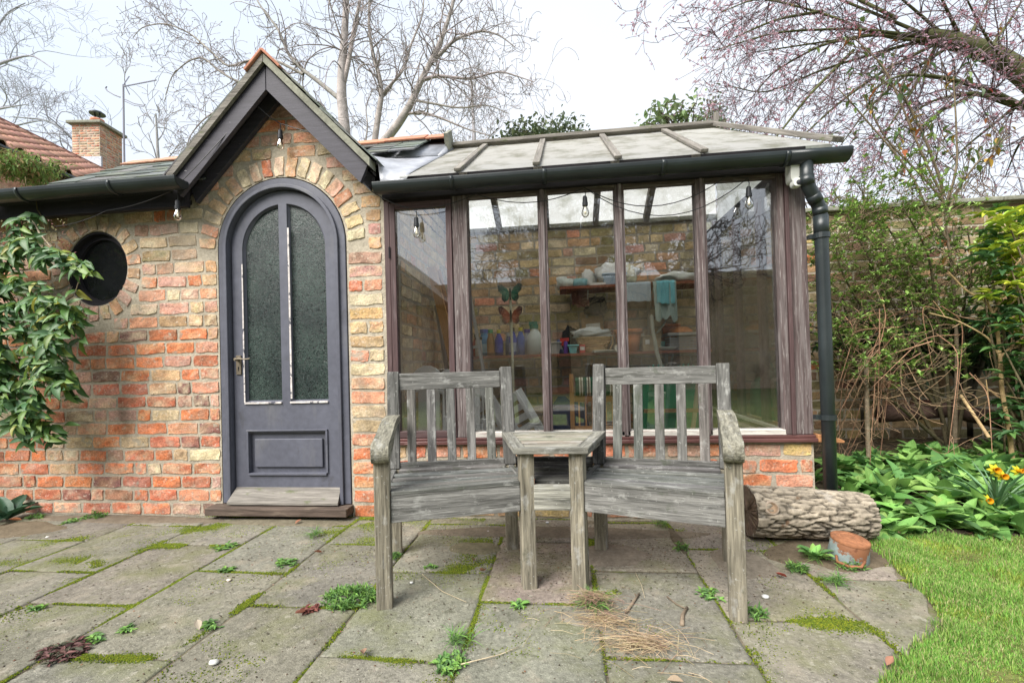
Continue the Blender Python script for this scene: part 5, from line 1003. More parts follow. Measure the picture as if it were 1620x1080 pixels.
def blossom(t):
    tv = []; tf = []
    for k in range(5):
        a = k*2*math.pi/5; b = len(tv); d = np.array((math.cos(a), math.sin(a), 0)); s = np.array((-math.sin(a), math.cos(a), 0)); tv += [d*.1, d*.65+s*.38+[0, 0, .2], d*1.0+[0, 0, .35], d*.65-s*.38+[0, 0, .2]]; tf.append((b, b+1, b+2, b+3))
    tv = np.array(tv); Ms = []; cols = []; q = MB()
    for pts, r0, r1, l in pc:
        if l > 1: continue
        for k in range(rng.integers(2, 5) if l == 0 else 1):
            if rng.random() > .72: continue
            i = rng.integers(1, len(pts)); Ms.append(m34(basis(rand_dirs(1)[0]), rng.uniform(.009, .018), pts[i]+rng.normal(size=3)*.006)); cols.append(jit((.70, .45, .53) if rng.random() < .72 else (.36, .10, .14), .2))
    q.inst(tv, np.array(tf), Ms, np.array(cols)); q.build('blossom', PETAL, t)
    q = MB(); Ms = []; cols = []
    for _ in range(60):
        p = pc[rng.integers(0, len(pc))][0][-1]; Ms.append(m34(basis(rand_dirs(1)[0]), rng.uniform(.03, .06), p)); cols.append(jit([(.35, .05, .03), (.36, .22, .04), (.16, .22, .04)][rng.integers(0, 3)], .2))
    q.inst(*LT_OVAL, Ms, np.array(cols)); q.build('leaves', LEAF, t)
tree('cherry_plum', 'cherry plum with mossy limb, dark twigs and pink blossom reaching in from the upper right', 'tree', (tb[0]+.1, YC, 0), pc, (.085, .088, .04), (.15, .115, .125), extra=blossom)

# leafy crowns beyond the glass roof
def crown(name, label, cat, c, rx, ry, rz, cols, n, sz, trunk=True, group=None, m=None, tpl=LT_SMALL):
    t = thing(name, label, cat, (c[0], c[1], 0), group); c = np.array(c, float); cl = rand_dirs(26)*rng.uniform(.3, .95, (26, 1)); cl[:, 2] = np.abs(cl[:, 2])*.9-.1; Ms = []; cc = []
    for i in range(n):
        k = cl[rng.integers(0, 26)]; p = k+rng.normal(size=3)*.16
        Ms.append(m34(basis(rand_dirs(1)[0]), sz*rng.uniform(.6, 1.3), c+p*(rx, ry, rz))); cc.append(jit(cols[rng.integers(0, len(cols))], .3))
    q = MB(); q.inst(*tpl, Ms, np.array(cc)); q.build('crown', m or LEAFM, t)
    pp = []
    if not trunk: return t
    for k in cl[:16]: limb(pp, [(c[0], c[1], 0), (c[0], c[1], max(.1, c[2]-rz)), c+k*(rx, ry, rz)*.5, c+k*(rx, ry, rz)], .05*rz, .012, PS, 0, 2, .7, .8, (.2, .5))
    q = MB(); tubes(q, pp, (.09, .08, .06)); q.build('trunk', BARK, t, True); return t
crown('evergreen_tree', 'round dull-green evergreen bush showing above the glass roof ridge', 'tree', (-.45, 8.5, 6.15), 1.5, 1.1, .85, [(.17, .21, .12), (.22, .25, .15), (.13, .17, .10)], 3600, .12)
crown('evergreen_tree', 'grey-green pointed tree top just above the right end of the ridge', 'tree', (3.55, 8.5, 6.0), .7, .6, 1.1, [(.19, .23, .16), (.25, .28, .18)], 1700, .11)
crown('young_tree', 'loose pale-leaved young tree top left of the pointed one above the ridge', 'tree', (2.55, 7.2, 5.75), .8, .6, .85, [(.2, .27, .12), (.28, .35, .18)], 420, .15)
pw = []; PW = dict(curl=.2, up=.03, kids=[3.5, 4, 4], ratio=(.5, .75), fwd=.5, rmin=.006, n=7)
for k in range(9): 
    x = 3.0+k*.62; limb(pw, [(x, 5.2, 0), (x+.1, 5.2, 1.9), (x+rng.uniform(-.5, .5), 5.2, 2.9)], .03, .010, PW, 2, 9, .6, .9, (.5, 1.1))
def exw(t):
    q = MB(); Ms = [m34(basis(rand_dirs(1)[0]), rng.uniform(.03, .06), p[0][-1]) for p in pw if p[3] < 2 and rng.random() < .5]; q.inst(*LT_SMALL, Ms, jit((.20, .25, .10), .25, len(Ms))); q.build('leaves', LEAFM, t)
tree('wild_hedge', 'straggling twiggy hedge showing over the garden wall beside the downpipe', 'hedge', (5, 5.2, 0), pw, (.16, .13, .11), (.24, .19, .15), extra=exw, parts=('stems', 'twigs'))

# ================================================================ neighbour's house
hs = thing('tiled_house', 'neighbouring brick house with a red pantile roof and square brick chimney at the far left', 'house', (-13, 9, 0))
RD = nrm(np.array((-.14, .99, 0))); RN = np.array((RD[1], -RD[0], 0)); R0 = np.array((-11.6, 1.0, 6.62)); sl = nrm(RN*2.25-np.array((0, 0, 1.55)))
hn = nrm(np.cross(RD, sl)); hn = hn*np.sign(hn[2])
q = MB(); cw = .31; gau = .25; nc = 42; nr_ = 11; tw = 8
for c_ in range(nc):
    col = jit((.44, .25, .185), .12)
    for r_ in range(nr_):
        o = R0+RD*(c_*cw)+sl*(r_*gau)+hn*(.015); V = []; cj = jit(col, .12)
        for a in range(tw):
            for b, ln in ((0, 0), (1, 1)):
                u = a/(tw-1); hgt = .055*math.sin(u*2*math.pi)+.0; V.append(o+RD*(u*cw*1.04)+sl*(ln*gau*1.05)+hn*(hgt+.028*ln))
        for a in range(tw): u = a/(tw-1); V.append(o+RD*(u*cw*1.04)+sl*(gau*1.05)+hn*(.055*math.sin(u*2*math.pi)+.004))
        q.add(V, [(2*a, 2*a+2, 2*a+3, 2*a+1) for a in range(tw-1)]+[(2*a+1, 2*a+3, 2*tw+a+1, 2*tw+a) for a in range(tw-1)], cj)
hr = q.build('roof', TERRA, hs, True)
q = MB(); e0 = R0+sl*gau*nr_; q.board(R0+hn*.03, R0+RD*nc*cw+hn*.03, .16, .05, c=(.28, .13, .10)); q.build('ridge_tiles', TERRA, hr)
q = MB(); wb = e0-RN*.35
for p0, p1 in ((wb, wb+RD*nc*cw),): q.frame(((p0+p1)/2)*(1, 1, 0)+np.array((0, 0, wb[2]/2-.05)), (RD, RN, (0, 0, 1)), (nc*cw, .25, wb[2]), (.4, .2, .14))
q.frame((R0+RD*nc*cw*.5)*(1, 1, 0)-RN*2+np.array((0, 0, 2.4)), (RD, RN, (0, 0, 1)), (nc*cw, 4.0, 4.8), (.4, .2, .14)); q.build('wall', BRICK, hs)
q = MB(); P0 = R0-hn*.04; slope2 = nrm(-RN*2.25-np.array((0, 0, 1.55))); q.add([P0, P0+RD*nc*cw, P0+RD*nc*cw+slope2*3, P0+slope2*3, P0+sl*2.66, P0+RD*nc*cw+sl*2.66], [(0, 1, 2, 3), (0, 4, 5, 1)]); q.build('roof_underlay', FASC, hs)
q = MB(); q.tube([e0+RD*1.5+sl*.05-hn*.05, e0+RD*nc*cw+sl*.05-hn*.05], .055, 8); q.board(e0+RD*1.0-hn*.08-sl*.06, e0+RD*nc*cw-hn*.08-sl*.06, .03, .2, c=(.02, .02, .03)); q.build('gutter', BLACKP, hs)
ch0 = at(158, 230, 9.2); CC = np.array((ch0[0], ch0[1], 0))-RN*.40+RD*.40
ztop = at(158, 196, 9.2)[2]
def chT(face):
    f = {0: (-RD, RN), 1: (RN, RD)}[face]
    return lambda P: (CC+f[0]*.40)[None]+P[:, 0:1]*f[1][None]-f[0][None]*P[:, 1:2]+np.array((0, 0, 1.))*P[:, 2:3]
q = MB(); q.frame(CC+np.array((0, 0, ztop-1.5)), (RD, RN, (0, 0, 1)), (.80, .80, 3.0)); ck = q.build('chimney', MORTAR, hs)
q = MB()
for fc in (0, 1):
    l = []; z = ztop-2.6
    while z < ztop-.03: fill(l, -.40, .40, z, .062, lambda s, z: pick(dict(red=4, salmon=4, brown=3, pink=2, tan=1.5, orange=1)), proud=.006, joint=.012); z += .075
    bricks(q, l, chT(fc), BT_LO)
q.build('chimney_bricks', BRICK, ck, True)
q = MB(); q.frame(CC+np.array((0, 0, ztop+.04)), (RD, RN, (0, 0, 1)), (1.0, 1.0, .09)); q.frame(CC+np.array((0, 0, ztop+.1)), (RD, RN, (0, 0, 1)), (.7, .7, .06)); q.build('chimney_cap', CONC, ck, bevel=.02)
q = MB(); q.lathe([(.15, 0), (.15, .16), (.17, .17), (.17, .24), (.12, .25)], CC+np.array((0, 0, ztop+.10)), 20, (.50, .2, .12)); q.build('chimney_pot', TERRA, ck, True)
q = MB(); q.tube([CC+np.array((-.08, 0, ztop+.33)), CC+np.array((-.08, 0, ztop+.52))], .02, 6); q.tube([CC+np.array((.08, 0, ztop+.33)), CC+np.array((.08, 0, ztop+.52))], .02, 6); q.lathe([(0, .60), (.12, .585), (.20, .53), (.20, .50), (0, .52)], CC+np.array((0, 0, ztop)), 20, (.1, .1, .12)); q.build('cowl', BLACKP, ck)
q = MB(); q.frame(CC-RD*.43+np.array((0, 0, ztop-1.16)), nrm(RD)*0+np.array((RD, RN, (0, 0, 1))), (.05, .95, .34)); q.frame(CC+RN*.42+np.array((0, 0, ztop-1.45)), (RD, RN, (0, 0, 1)), (.95, .05, .3)); q.build('chimney_flashing', LEAD, ck)
an = thing('tv_aerial', 'thin grey television aerial on a pole beside the chimney', 'aerial', at(196, 290, 9.6)); b = at(196, 215, 9.6); tpp = at(195, 134, 9.6)
q = MB(); q.tube([b-(0, 0, 1.2), b, tpp], .026, 8, (.5, .5, .54)); q.build('pole', AERIAL, an)
q = MB(); a0 = at(196, 137, 9.6); a1 = at(247, 127, 9.6); q.tube([a0, a1], .020, 5); dr = nrm(a1-a0)
for k in range(16): p = a0+(a1-a0)*(.12+.055*k); q.tube([p+np.array((-.05, .12, .10)), p-np.array((-.05, .12, .10))], .013, 4)
for z_ in (-.28, .28): q.tube([a0+dr*.12+np.array((0, -.1, 0)), a0+dr*.16+np.array((.03, 0, z_))], .016, 4)
q.build('yagi_array', AERIAL, an)
q = MB(); q.tube([*A([(190, 154), (180, 150), (170, 144), (167, 140), (169, 137)], 9.6, 9.6)], .020, 6); q.tube([*A([(197, 157), (212, 164), (228, 167), (230, 165)], 9.6, 9.6)], .015, 5); q.tube([*A([(197, 160), (212, 167), (228, 169)], 9.6, 9.6)], .012, 5); q.build('dipole', AERIAL, an)
# ================================================================ shrubs and plants by the building
def rosette(q, tpl, c, n, L_, el, cols, az=(0, 6.283), s=.15, wid=1, tw=.25):
    Ms = []; a0 = rng.uniform(0, 6.28)
    for i in range(n):
        a = rng.uniform(*az) if az != (0, 6.283) else a0+i*2.4; e = rng.uniform(*el); l = L_*rng.uniform(1-s*2, 1+s)
        Bq = basis((math.cos(a)*math.cos(e), math.sin(a)*math.cos(e), math.sin(e)), roll=rng.uniform(-tw, tw)); Ms.append(m34(Bq, (l, l*wid, l), np.array(c)+rng.normal(size=3)*.004))
    q.inst(*tpl, Ms, np.array([jit(cols[rng.integers(0, len(cols))], .2) for _ in range(n)]))
# evergreen climber at the left
cl = thing('evergreen_climber', 'evergreen clematis with long glossy drooping leaves climbing the brick wall at the left edge', 'climber', (-3.5, -.1, 0))
GCL = [(.075, .16, .045), (.10, .20, .05), (.055, .125, .04), (.17, .27, .06), (.085, .18, .075)]
st = MB(); lf = MB(); nodes = []
def vine(ps, r=.005): 
    P_ = np.array([at(x, y, Yy) for x, y, Yy in ps]); t = np.linspace(0, 1, len(P_)); tt = np.linspace(0, 1, len(P_)*5); sp = np.stack([np.interp(tt, t, P_[:, k]) for k in range(3)], 1); sp[1:-1] += rng.normal(size=sp[1:-1].shape)*.006; st.tube(sp, np.linspace(r, r*.5, len(sp)), 5, (.12, .10, .05)); return sp
for ps in ([(-60, 720, -.1), (-40, 560, -.12), (-10, 450, -.15), (30, 390, -.2), (60, 345, -.15)], [(-40, 600, -.1), (10, 560, -.2), (50, 610, -.28), (80, 690, -.25)], [(-30, 480, -.12), (30, 440, -.2), (90, 470, -.28), (120, 520, -.25)], [(-30, 420, -.1), (30, 385, -.2), (80, 400, -.28), (140, 425, -.3)], [(10, 450, -.15), (40, 520, -.25), (70, 580, -.3), (110, 620, -.28)], [(-30, 640, -.12), (0, 600, -.25), (30, 640, -.3), (50, 690, -.28)], [(55, 480, -.2), (90, 530, -.3), (100, 590, -.28)], [(0, 380, -.1), (-20, 440, -.2), (-10, 520, -.3), (0, 580, -.3), (5, 640, -.3)], [(90, 400, -.2), (75, 370, -.15), (40, 280, -.12)]): nodes.append(vine(ps))
Ms = []; cc = []
for sp in nodes[:-1]:
    for i in range(1, len(sp)):
        for _ in range(rng.integers(2, 5)):
            p = sp[i]+rng.normal(size=3)*(.025, .03, .025)
            if at(0, 0, p[1])[2] < 0: continue
            k0 = rng.uniform(0, 6.28)
            for k in range(3):
                a = k0+k*2.1; d = nrm((math.cos(a)*.95, -.45+.45*math.sin(a), -.45+rng.uniform(-.55, .65))); L_ = rng.uniform(.06, .125)
                Ms.append(m34(basis(d, (0, -.9, .45), rng.uniform(-.5, .5)), (L_, L_*rng.uniform(.9, 1.2), L_), p)); cc.append(jit(GCL[rng.integers(0, 5)] if rng.random() > .05 else (.30, .32, .06), .2))
lf.inst(*LT_LONG, Ms, np.array(cc)); lf.build('leaves', LEAF, cl, True); st.build('stems', BARK, cl, True)
# a few buds / flower clusters, pinkish
q = MB(); Ms = []; tv = LT_SMALL[0]
for _ in range(380):
    px, py = (rng.uniform(0, 110), rng.uniform(345, 395)) if rng.random() < .7 else (rng.uniform(0, 130), rng.uniform(400, 560)); Ms.append(m34(basis(rand_dirs(1)[0]), rng.uniform(.008, .02), at(px, py, rng.uniform(-.25, -.08))))
q.inst(*LT_SMALL, Ms, np.array([jit([(.34, .18, .17), (.40, .38, .2), (.25, .1, .08)][rng.integers(0, 3)], .2) for _ in Ms])); q.build('flower_buds', PETAL, cl)['kind'] = 'stuff'
# thin branch with curly dead tips crossing the round window
q = MB(); q.tube([*[at(x, y, Yy) for x, y, Yy in ((45, 335, -.15), (62, 368, -.18), (78, 388, -.2), (100, 405, -.24), (118, 425, -.26), (126, 440, -.26), (118, 465, -.26))]], [.005, .005, .0045, .004, .004, .003, .002], 6, (.36, .30, .22)); q.build('dry_shoot', BARK, cl, True)
cr2 = crown('roof_creeper', 'clump of fern-like creeper spilling over the far end of the left roof', 'creeper', at(28, 272, 1.2), .42, .3, .20, [(.18, .28, .09), (.30, .22, .12), (.24, .32, .10)], 2400, .05, tpl=LT_LONG, trunk=False)

# right hand side: shrubs in front of the garden wall
GY = [(.20, .33, .07), (.26, .40, .09), (.16, .27, .06), (.33, .46, .12)]
sh = []; PSH = dict(curl=.16, up=.02, kids=[4, 3.5, 3], ratio=(.5, .8), fwd=.5, rmin=.0022, n=7, flat=(1, .6, 1))
for f in ([(1500, 720), (1480, 600), (1470, 500), (1440, 420), (1400, 350), (1350, 330)], [(1505, 720), (1500, 600), (1480, 480), (1470, 400), (1430, 330)], [(1495, 720), (1440, 620), (1400, 540), (1360, 480), (1330, 430), (1320, 380)], [(1490, 700), (1420, 640), (1370, 600), (1340, 560), (1325, 520)], [(1510, 720), (1530, 600), (1520, 500), (1540, 420), (1530, 360)], [(1500, 690), (1460, 560), (1400, 460), (1370, 400), (1340, 340)], [(1480, 640), (1420, 560), (1390, 440), (1400, 380), (1380, 320)]): limb(sh, A(f, 1.15, rng.uniform(.6, 1.4)), .014, .004, PSH, 2, 14, .3, .85, (.15, .45))
def shl(t):
    q = MB(); 
    for p, r0, r1, l in sh:
        if l <= 1 and p[-1][2] > .75 and rng.random() < .8:
            for i in (rng.integers(1, 7), 6): rosette(q, LT_SMALL, p[i], rng.integers(3, 6), .037, (-.2, 1.2), GY)
    q.build('leaves', LEAF, t)
tree('flowering_currant', 'airy shrub with small fresh green leaves spread in front of the garden wall', 'shrub', (2.75, 1.15, 0), sh, (.10, .085, .05), (.17, .13, .08), extra=shl, parts=('stems', 'twigs'))
# dark evergreen undergrowth against the wall
for (px, py, Yy, rx, rz, n, lb) in ((1360, 545, 1.42, .42, .26, 520, 'dark green leafy mass low on the garden wall beside the downpipe'), (1530, 560, 1.45, .45, .42, 700, 'dark green evergreen undergrowth at the foot of the garden wall behind the forked stem')):
    crown('evergreen_shrub', lb, 'shrub', at(px, py, Yy), rx, .16, rz, [(.04, .085, .035), (.055, .11, .04), (.08, .14, .05)], n, .085, m=LEAF, tpl=LT_OVAL)
# tall whip-like shoots with a few leaves, rising against the sky
tw = []; PTW = dict(curl=.12, up=.08, kids=[2, 2, 2], ratio=(.4, .7), fwd=.6, rmin=.003, n=6)
for f in ([(1510, 700), (1515, 560), (1508, 440), (1500, 380), (1490, 310)], [(1500, 380), (1470, 340), (1445, 280), (1410, 235), (1370, 190), (1345, 160), (1325, 140)], [(1492, 310), (1470, 270), (1440, 200), (1420, 150), (1395, 100), (1350, 60)], [(1494, 310), (1480, 260), (1450, 190), (1430, 150), (1400, 130)], [(1500, 320), (1515, 260), (1512, 180), (1508, 120)], [(1498, 340), (1520, 290), (1560, 240), (1600, 215)], [(1500, 330), (1470, 290), (1400, 220), (1365, 150)]): limb(tw, A(f, 1.0, 1.0), .016 if f[0][1] == 700 else .009, .004, PTW, 1, 7, .3, .7, (.12, .35))
def twl(t):
    q = MB(); Ms = []; cc = []
    for p, r0, r1, l in tw:
        for i in rng.integers(1, len(p), 3 if l < 9 else 9):
            if rng.random() < .45 and p[i][2] > 1.6: L_ = rng.uniform(.04, .08); Ms.append(m34(basis(nrm(rand_dirs(1)[0]-(0, 0, .4))), L_, p[i])); cc.append(jit([(.09, .15, .06), (.13, .19, .05), (.32, .2, .04), (.3, .1, .04)][rng.choice(4, p=[.5, .3, .1, .1])], .2))
    q.inst(*LT_OVAL, Ms, np.array(cc)); q.build('leaves', LEAF, t)
tree('young_elder', 'tall thin leafless-looking sapling with a few leaves rising above the garden wall into the sky', 'sapling', at(1510, 700, 1.0)*(1, 1, 0), tw, (.15, .12, .08), (.15, .12, .09), extra=twl, parts=('stem', 'shoots'))
# yellow-green choisya at the right edge
ch = thing('choisya', 'yellow-green bush with fingered leaves at the right edge of the bed', 'shrub', (3.2, .75, 0)); q = MB(); pp = []
for _ in range(300):
    px, py = rng.uniform(1555, 1760), rng.uniform(335, 690); Yy = rng.uniform(.45, 1.15)
    if px < 1585 and py > 560: continue
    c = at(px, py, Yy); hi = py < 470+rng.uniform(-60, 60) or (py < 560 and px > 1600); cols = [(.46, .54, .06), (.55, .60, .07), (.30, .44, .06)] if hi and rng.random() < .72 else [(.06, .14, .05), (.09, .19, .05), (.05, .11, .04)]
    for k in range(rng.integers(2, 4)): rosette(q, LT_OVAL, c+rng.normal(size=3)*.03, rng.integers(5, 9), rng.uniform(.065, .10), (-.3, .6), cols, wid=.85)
    if rng.random() < .35: pp.append((np.array([(3.25+rng.uniform(-.1, .1), .8, .05), (c+np.array((3.25, .8, .1)))/2+rng.normal(size=3)*.06, c]), .011, .004, 9))
q.build('leaves', LEAF, ch, True); q = MB(); tubes(q, pp, (.2, .16, .1)); q.build('stems', BARK, ch, True)
# pale forked stem in front of it
fk = []; PF = dict(curl=.1, up=.06, kids=[1, 1, 1], ratio=(.4, .7), fwd=.6, rmin=.003, n=6)
for f, r0, r1 in (([(1602, 735), (1597, 680), (1585, 620), (1582, 565)], .014, .011), ([(1582, 565), (1578, 520), (1571, 497), (1560, 475), (1530, 462), (1500, 430)], .011, .005), ([(1571, 497), (1585, 470), (1592, 440), (1610, 415), (1640, 380)], .007, .005), ([(1582, 565), (1600, 548), (1630, 525)], .008, .006), ([(1582, 565), (1565, 535), (1540, 520), (1510, 505), (1470, 495)], .007, .004), ([(1560, 600), (1565, 640)], .003, .003)): limb(fk, A(f, .62, .62), r0, r1, PF, 0, 3, .3, .8, (.1, .25))
tree('bare_shrub', 'pale tan forked bare stem standing in front of the yellow-green bush', 'shrub', at(1602, 735, .62)*(1, 1, 0), fk, (.40, .28, .15), (.32, .22, .12), parts=('stem', 'twigs'))
# brown arching briars
br = []; PB = dict(curl=.16, up=-.05, kids=[2, 2, 2], ratio=(.5, .8), fwd=.55, rmin=.0018, n=7)
for _ in range(24):
    x0, y0 = rng.uniform(1325, 1540), rng.uniform(470, 590); x1, y1 = x0+rng.uniform(-160, 60), y0+rng.uniform(60, 210); xm, ym = (x0+x1)/2+rng.uniform(-30, 30), (y0+y1)/2-rng.uniform(20, 80); x1 = max(x1, 1316); Y0, Y1 = rng.uniform(.5, 1.2), rng.uniform(.5, 1.1)
    limb(br, [at(x0, y0, Y0), at(xm, ym, (Y0+Y1)/2), at(x1, y1, Y1)], .0038, .0018, PB, 1, 3, .2, .8, (.12, .35))
tree('briar', 'tangle of arching brown leafless briar stems between the wall and the leafy bed', 'briar', (2.3, .9, 0), br, (.33, .19, .12), (.36, .24, .15), parts=('canes', 'twigs'))
for px, py0, py1, r, lb in ((1370, 565, 700, .014, 'short grey cut stake among the briars'), (1600, 640, 735, .012, 'short tan cane beside the forked stem')):
    q = MB(); p1, p0 = at(px, py0, .8), at(px+3, py1, .8); q.tube([p0-(0, 0, .2), p0, p1], r, 8, (.30, .24, .17)); item('garden_stake', lb, 'stake', q, BARK)
q = MB(); q.tube([at(1520, 625, .7), at(1565, 692, .5)], .009, 7, (.48, .34, .18)); item('garden_cane', 'pale broken cane leaning over the leaf bed', 'cane', q, BARK)
q = MB(); q.tube([at(1390, 655, 1.3), at(1500, 648, 1.25), at(1620, 672, 1.2)], [.07, .06, .07], 12, (.085, .055, .045)); item('fallen_log', 'dark red-brown old log lying at the foot of the garden wall', 'log', q, BARK, smooth=True)

# bed soil, rising slightly toward the wall
q = MB(); nx, ny = 60, 40; xs = np.linspace(1.41, 6.5, nx); ys = np.linspace(-.34, 1.66, ny); V = []
for x in xs:
    for y in ys:
        z = .0+.13*min(1, max(0, (y+.25)/.8))*min(1, max(0, (x-1.38)/.4)) +.02*mnoise.noise(Vector((x*5, y*5, 0))); z += .06*max(0, (y-.8)); V.append((x, y, z if y > -.3 else -.01))
q.add(V, [(i*ny+j, (i+1)*ny+j, (i+1)*ny+j+1, i*ny+j+1) for i in range(nx-1) for j in range(ny-1)], (.1, .08, .06)); tag(q.build('flower_bed_soil', SOIL, smooth=True), kind='structure')
def bedz(x, y): return .13*min(1, max(0, (y+.25)/.8))*min(1, max(0, (x-1.38)/.4))+.06*max(0, y-.8)
# dry straw litter
q = MB(); Ms = []
for _ in range(1500): x, y = rng.uniform(1.5, 3.4), rng.uniform(.45, 1.5); a = rng.uniform(0, 6.28); Ms.append(m34(basis((math.cos(a), math.sin(a), rng.uniform(-.2, .25))), (rng.uniform(.05, .18), .006, .006), (x, y, bedz(x, y)+rng.uniform(.0, .07))))
q.inst(*leaf_t(3, .6, .3, .4), Ms, np.array([jit([(.32, .23, .13), (.22, .14, .09), (.40, .31, .18)][rng.integers(0, 3)], .25) for _ in Ms])); tag(q.build('straw_litter', LEAFM), 'dry brown straw and twigs heaped behind the leafy bed', 'litter', kind='stuff')
# broad-leaved ground cover
q = MB(); GB = [(.17, .34, .085), (.21, .40, .10), (.13, .28, .075), (.27, .45, .12), (.10, .22, .07)]
for _ in range(380):
    x = rng.uniform(1.50, 3.9); y = -.22+(.97+.25*(x-1.5))*rng.random()**1.25; 
    if y > 1.3: continue
    if x < 1.62 and y > .3: continue
    rosette(q, LT_BROAD if rng.random() < .55 else LT_BROAD2, (x, y, bedz(x, y)+.0), rng.integers(6, 12), rng.uniform(.085, .175), (.45, 1.45), GB, s=.25, wid=rng.uniform(.8, 1.15), tw=.6)
    if rng.random() < .15: rosette(q, LT_BROAD2, (x, y, bedz(x, y)+.0), 2, .11, (.05, .4), [(.30, .26, .10), (.22, .13, .06)])
tag(q.build('ground_cover', LEAFM, smooth=True), 'dense broad soft green leaves covering the bed right of the log', 'ground cover', kind='stuff')
for (x, y, n, L_, lb, gcol) in ((1.40, -.12, 9, .16, 'leafy lungwort clump growing round the foot of the downpipe', GB), (1.12, -.50, 9, .10, 'small leafy weed growing between the log and the bench leg', GB), (-3.66, -.14, 8, .22, 'dark leathery-leaved plant at the foot of the wall in the left corner', [(.03, .075, .04), (.04, .10, .05)])):
    t = thing('leafy_plant', lb, 'plant', (x, y, 0)); q = MB(); rosette(q, LT_BROAD, (x, y, .01), n, L_, (.3, 1.2), gcol); q.build('leaves', LEAFM if gcol is GB else LEAF, t, True)
# daffodils
df = thing('daffodil_clump', 'clump of daffodils with four orange and yellow flowers in the leaf bed', 'daffodils', (2.45, -.05, .05)); bs = at(1578, 806, .02)
BL = leaf_t(6, .055, .8, .35)
q = MB(); rosette(q, BL, bs-(0, 0, .03), 34, .30, (.75, 1.45), [(.11, .22, .10), (.15, .27, .12)]); q.build('leaves', LEAF, df, True)
for px, py, fx in ((1567, 742, -.2), (1603, 744, .25), (1578, 752, -.1), (1554, 790, -.1)):
    c = at(px+6, py, -.05); st_ = MB(); st_.tube([bs-(0, 0, .02), (bs+c)/2+(0, .02, .03), c+(0, .03, .012), c+(0, .012, .004)], .0035, 6, (.13, .24, .09)); s_ = st_.build('stem', LEAF, df, True)
    d = nrm((fx, -.95, .05)); Bq = basis(d); q = MB(); Ms = []
    for k in range(6):
        a = k*math.pi/3+rng.uniform(-.1, .1); dd = Bq[:, 1]*math.cos(a)+Bq[:, 2]*math.sin(a)-d*.15; Ms.append(m34(basis(dd, d), (.032, .045, .032), c))
    q.inst(*LT_OVAL, Ms, jit((.72, .64, .04), .06, 6)); q.build('petals', PETAL, s_, True)
    q = MB(); q.lathe([(.006, -.004), (.0095, .012), (.011, .022), (.0155, .030)], c, 14, ax=np.array([Bq[:, 1], Bq[:, 2], Bq[:, 0]]), cs=[(.75, .45, .01), (.75, .40, .01), (.75, .36, .01), (.75, .32, .01)]); q.build('trumpet', PETAL, s_, True, solid=.001)

# ---- lawn
def blades(name, label, pts, h, cols, w_=.0022, lean=.5, m=GRASS, kind='stuff', cat='grass'):
    n = len(pts); a = rng.uniform(0, 6.28, n); hh = h*rng.uniform(.5, 1.25, n)*np.array([max(.6, 1+.9*mnoise.noise(Vector((v[0]*7, v[1]*7, 9)))) for v in pts]); l = lean*rng.uniform(.2, 1.2, n); d = np.stack([np.cos(a), np.sin(a), np.zeros(n)], 1); s = np.stack([-np.sin(a), np.cos(a), np.zeros(n)], 1)*w_*rng.uniform(.7, 1.5, (n, 1)); p = np.asarray(pts)
    mid = p+d*(hh*l*.35)[:, None]+np.array([0, 0, 1])*(hh*.6)[:, None]; tip = p+d*(hh*l)[:, None]+np.array([0, 0, 1])*(hh*(1-.25*l))[:, None]
    V = np.stack([p-s, p+s, mid-s*.7, mid+s*.7, tip], 1); F3 = np.array([(2, 3, 4)])[None]+np.arange(n)[:, None, None]*5; F4 = np.array([(0, 1, 3, 2)])[None]+np.arange(n)[:, None, None]*5
    ci = rng.integers(0, len(cols), n); c = np.array(cols)[ci]*rng.uniform(.75, 1.25, (n, 1)); q = MB(); q.add(V.reshape(-1, 3), F3.reshape(-1, 3), np.repeat(c, 5, 0)); q.f.append(F4.reshape(-1, 4)); return tag(q.build(name, m), label, cat, kind=kind)
q = MB(); nx, ny = 70, 70; V = []
for i in range(nx):
    for j in range(ny):
        y = -4+3.78*j/(ny-1); x0 = edge_ok(0, y)+.012; x = x0+(6-x0)*(i/(nx-1))**2; V.append((x, y, -.012+.026*min(1, (x-x0)/.12)+.006*mnoise.noise(Vector((x*6, y*6, 2)))))
q.add(V, [(i*ny+j, (i+1)*ny+j, (i+1)*ny+j+1, i*ny+j+1) for i in range(nx-1) for j in range(ny-1)], (.1, .1, .05)); tag(q.build('lawn', mat('lawn_thatch', (.14, .15, .05), 1, .05, (6, .3), (60, .35), (120, 1, .01)), smooth=True), kind='structure')
N_ = 150000; y = rng.uniform(-1.75, -.20, N_); x = np.array([edge_ok(0, v)-.045*max(0, mnoise.noise(Vector((v*9, 0, 3)))+mnoise.noise(Vector((v*31, 0, 3)))) for v in y])+rng.exponential(.42, N_); k = x < 3.2; x, y = x[k], y[k]
zz = np.array([.006 if xx < 9 else 0 for xx in x]); patch = np.array([mnoise.noise(Vector((a*3.2, b*3.2, 0))) for a, b in zip(x, y)])
e = np.array([edge_ok(0, v) for v in y]); dens = np.clip((x-e)/.10+patch*.8, .06, 1); k = rng.random(len(x)) < dens*np.where(patch > .12, .75, 1); x, y, zz, patch = x[k], y[k], zz[k], patch[k]
P_ = np.stack([x, y, zz], 1); mossy = patch+rng.normal(size=len(patch))*.13 > .12
blades('lawn_grass', 'short bright green lawn grass at the lower right', P_[~mossy], .027, [(.14, .31, .05), (.18, .37, .06), (.12, .26, .045), (.23, .38, .07), (.38, .36, .17), (.28, .38, .10)], .0014)
blades('mossy_lawn_grass', 'yellow-green mossy short grass patches in the lawn', P_[mossy], .018, [(.27, .35, .055), (.32, .38, .065), (.20, .32, .055)], .0014, .8)
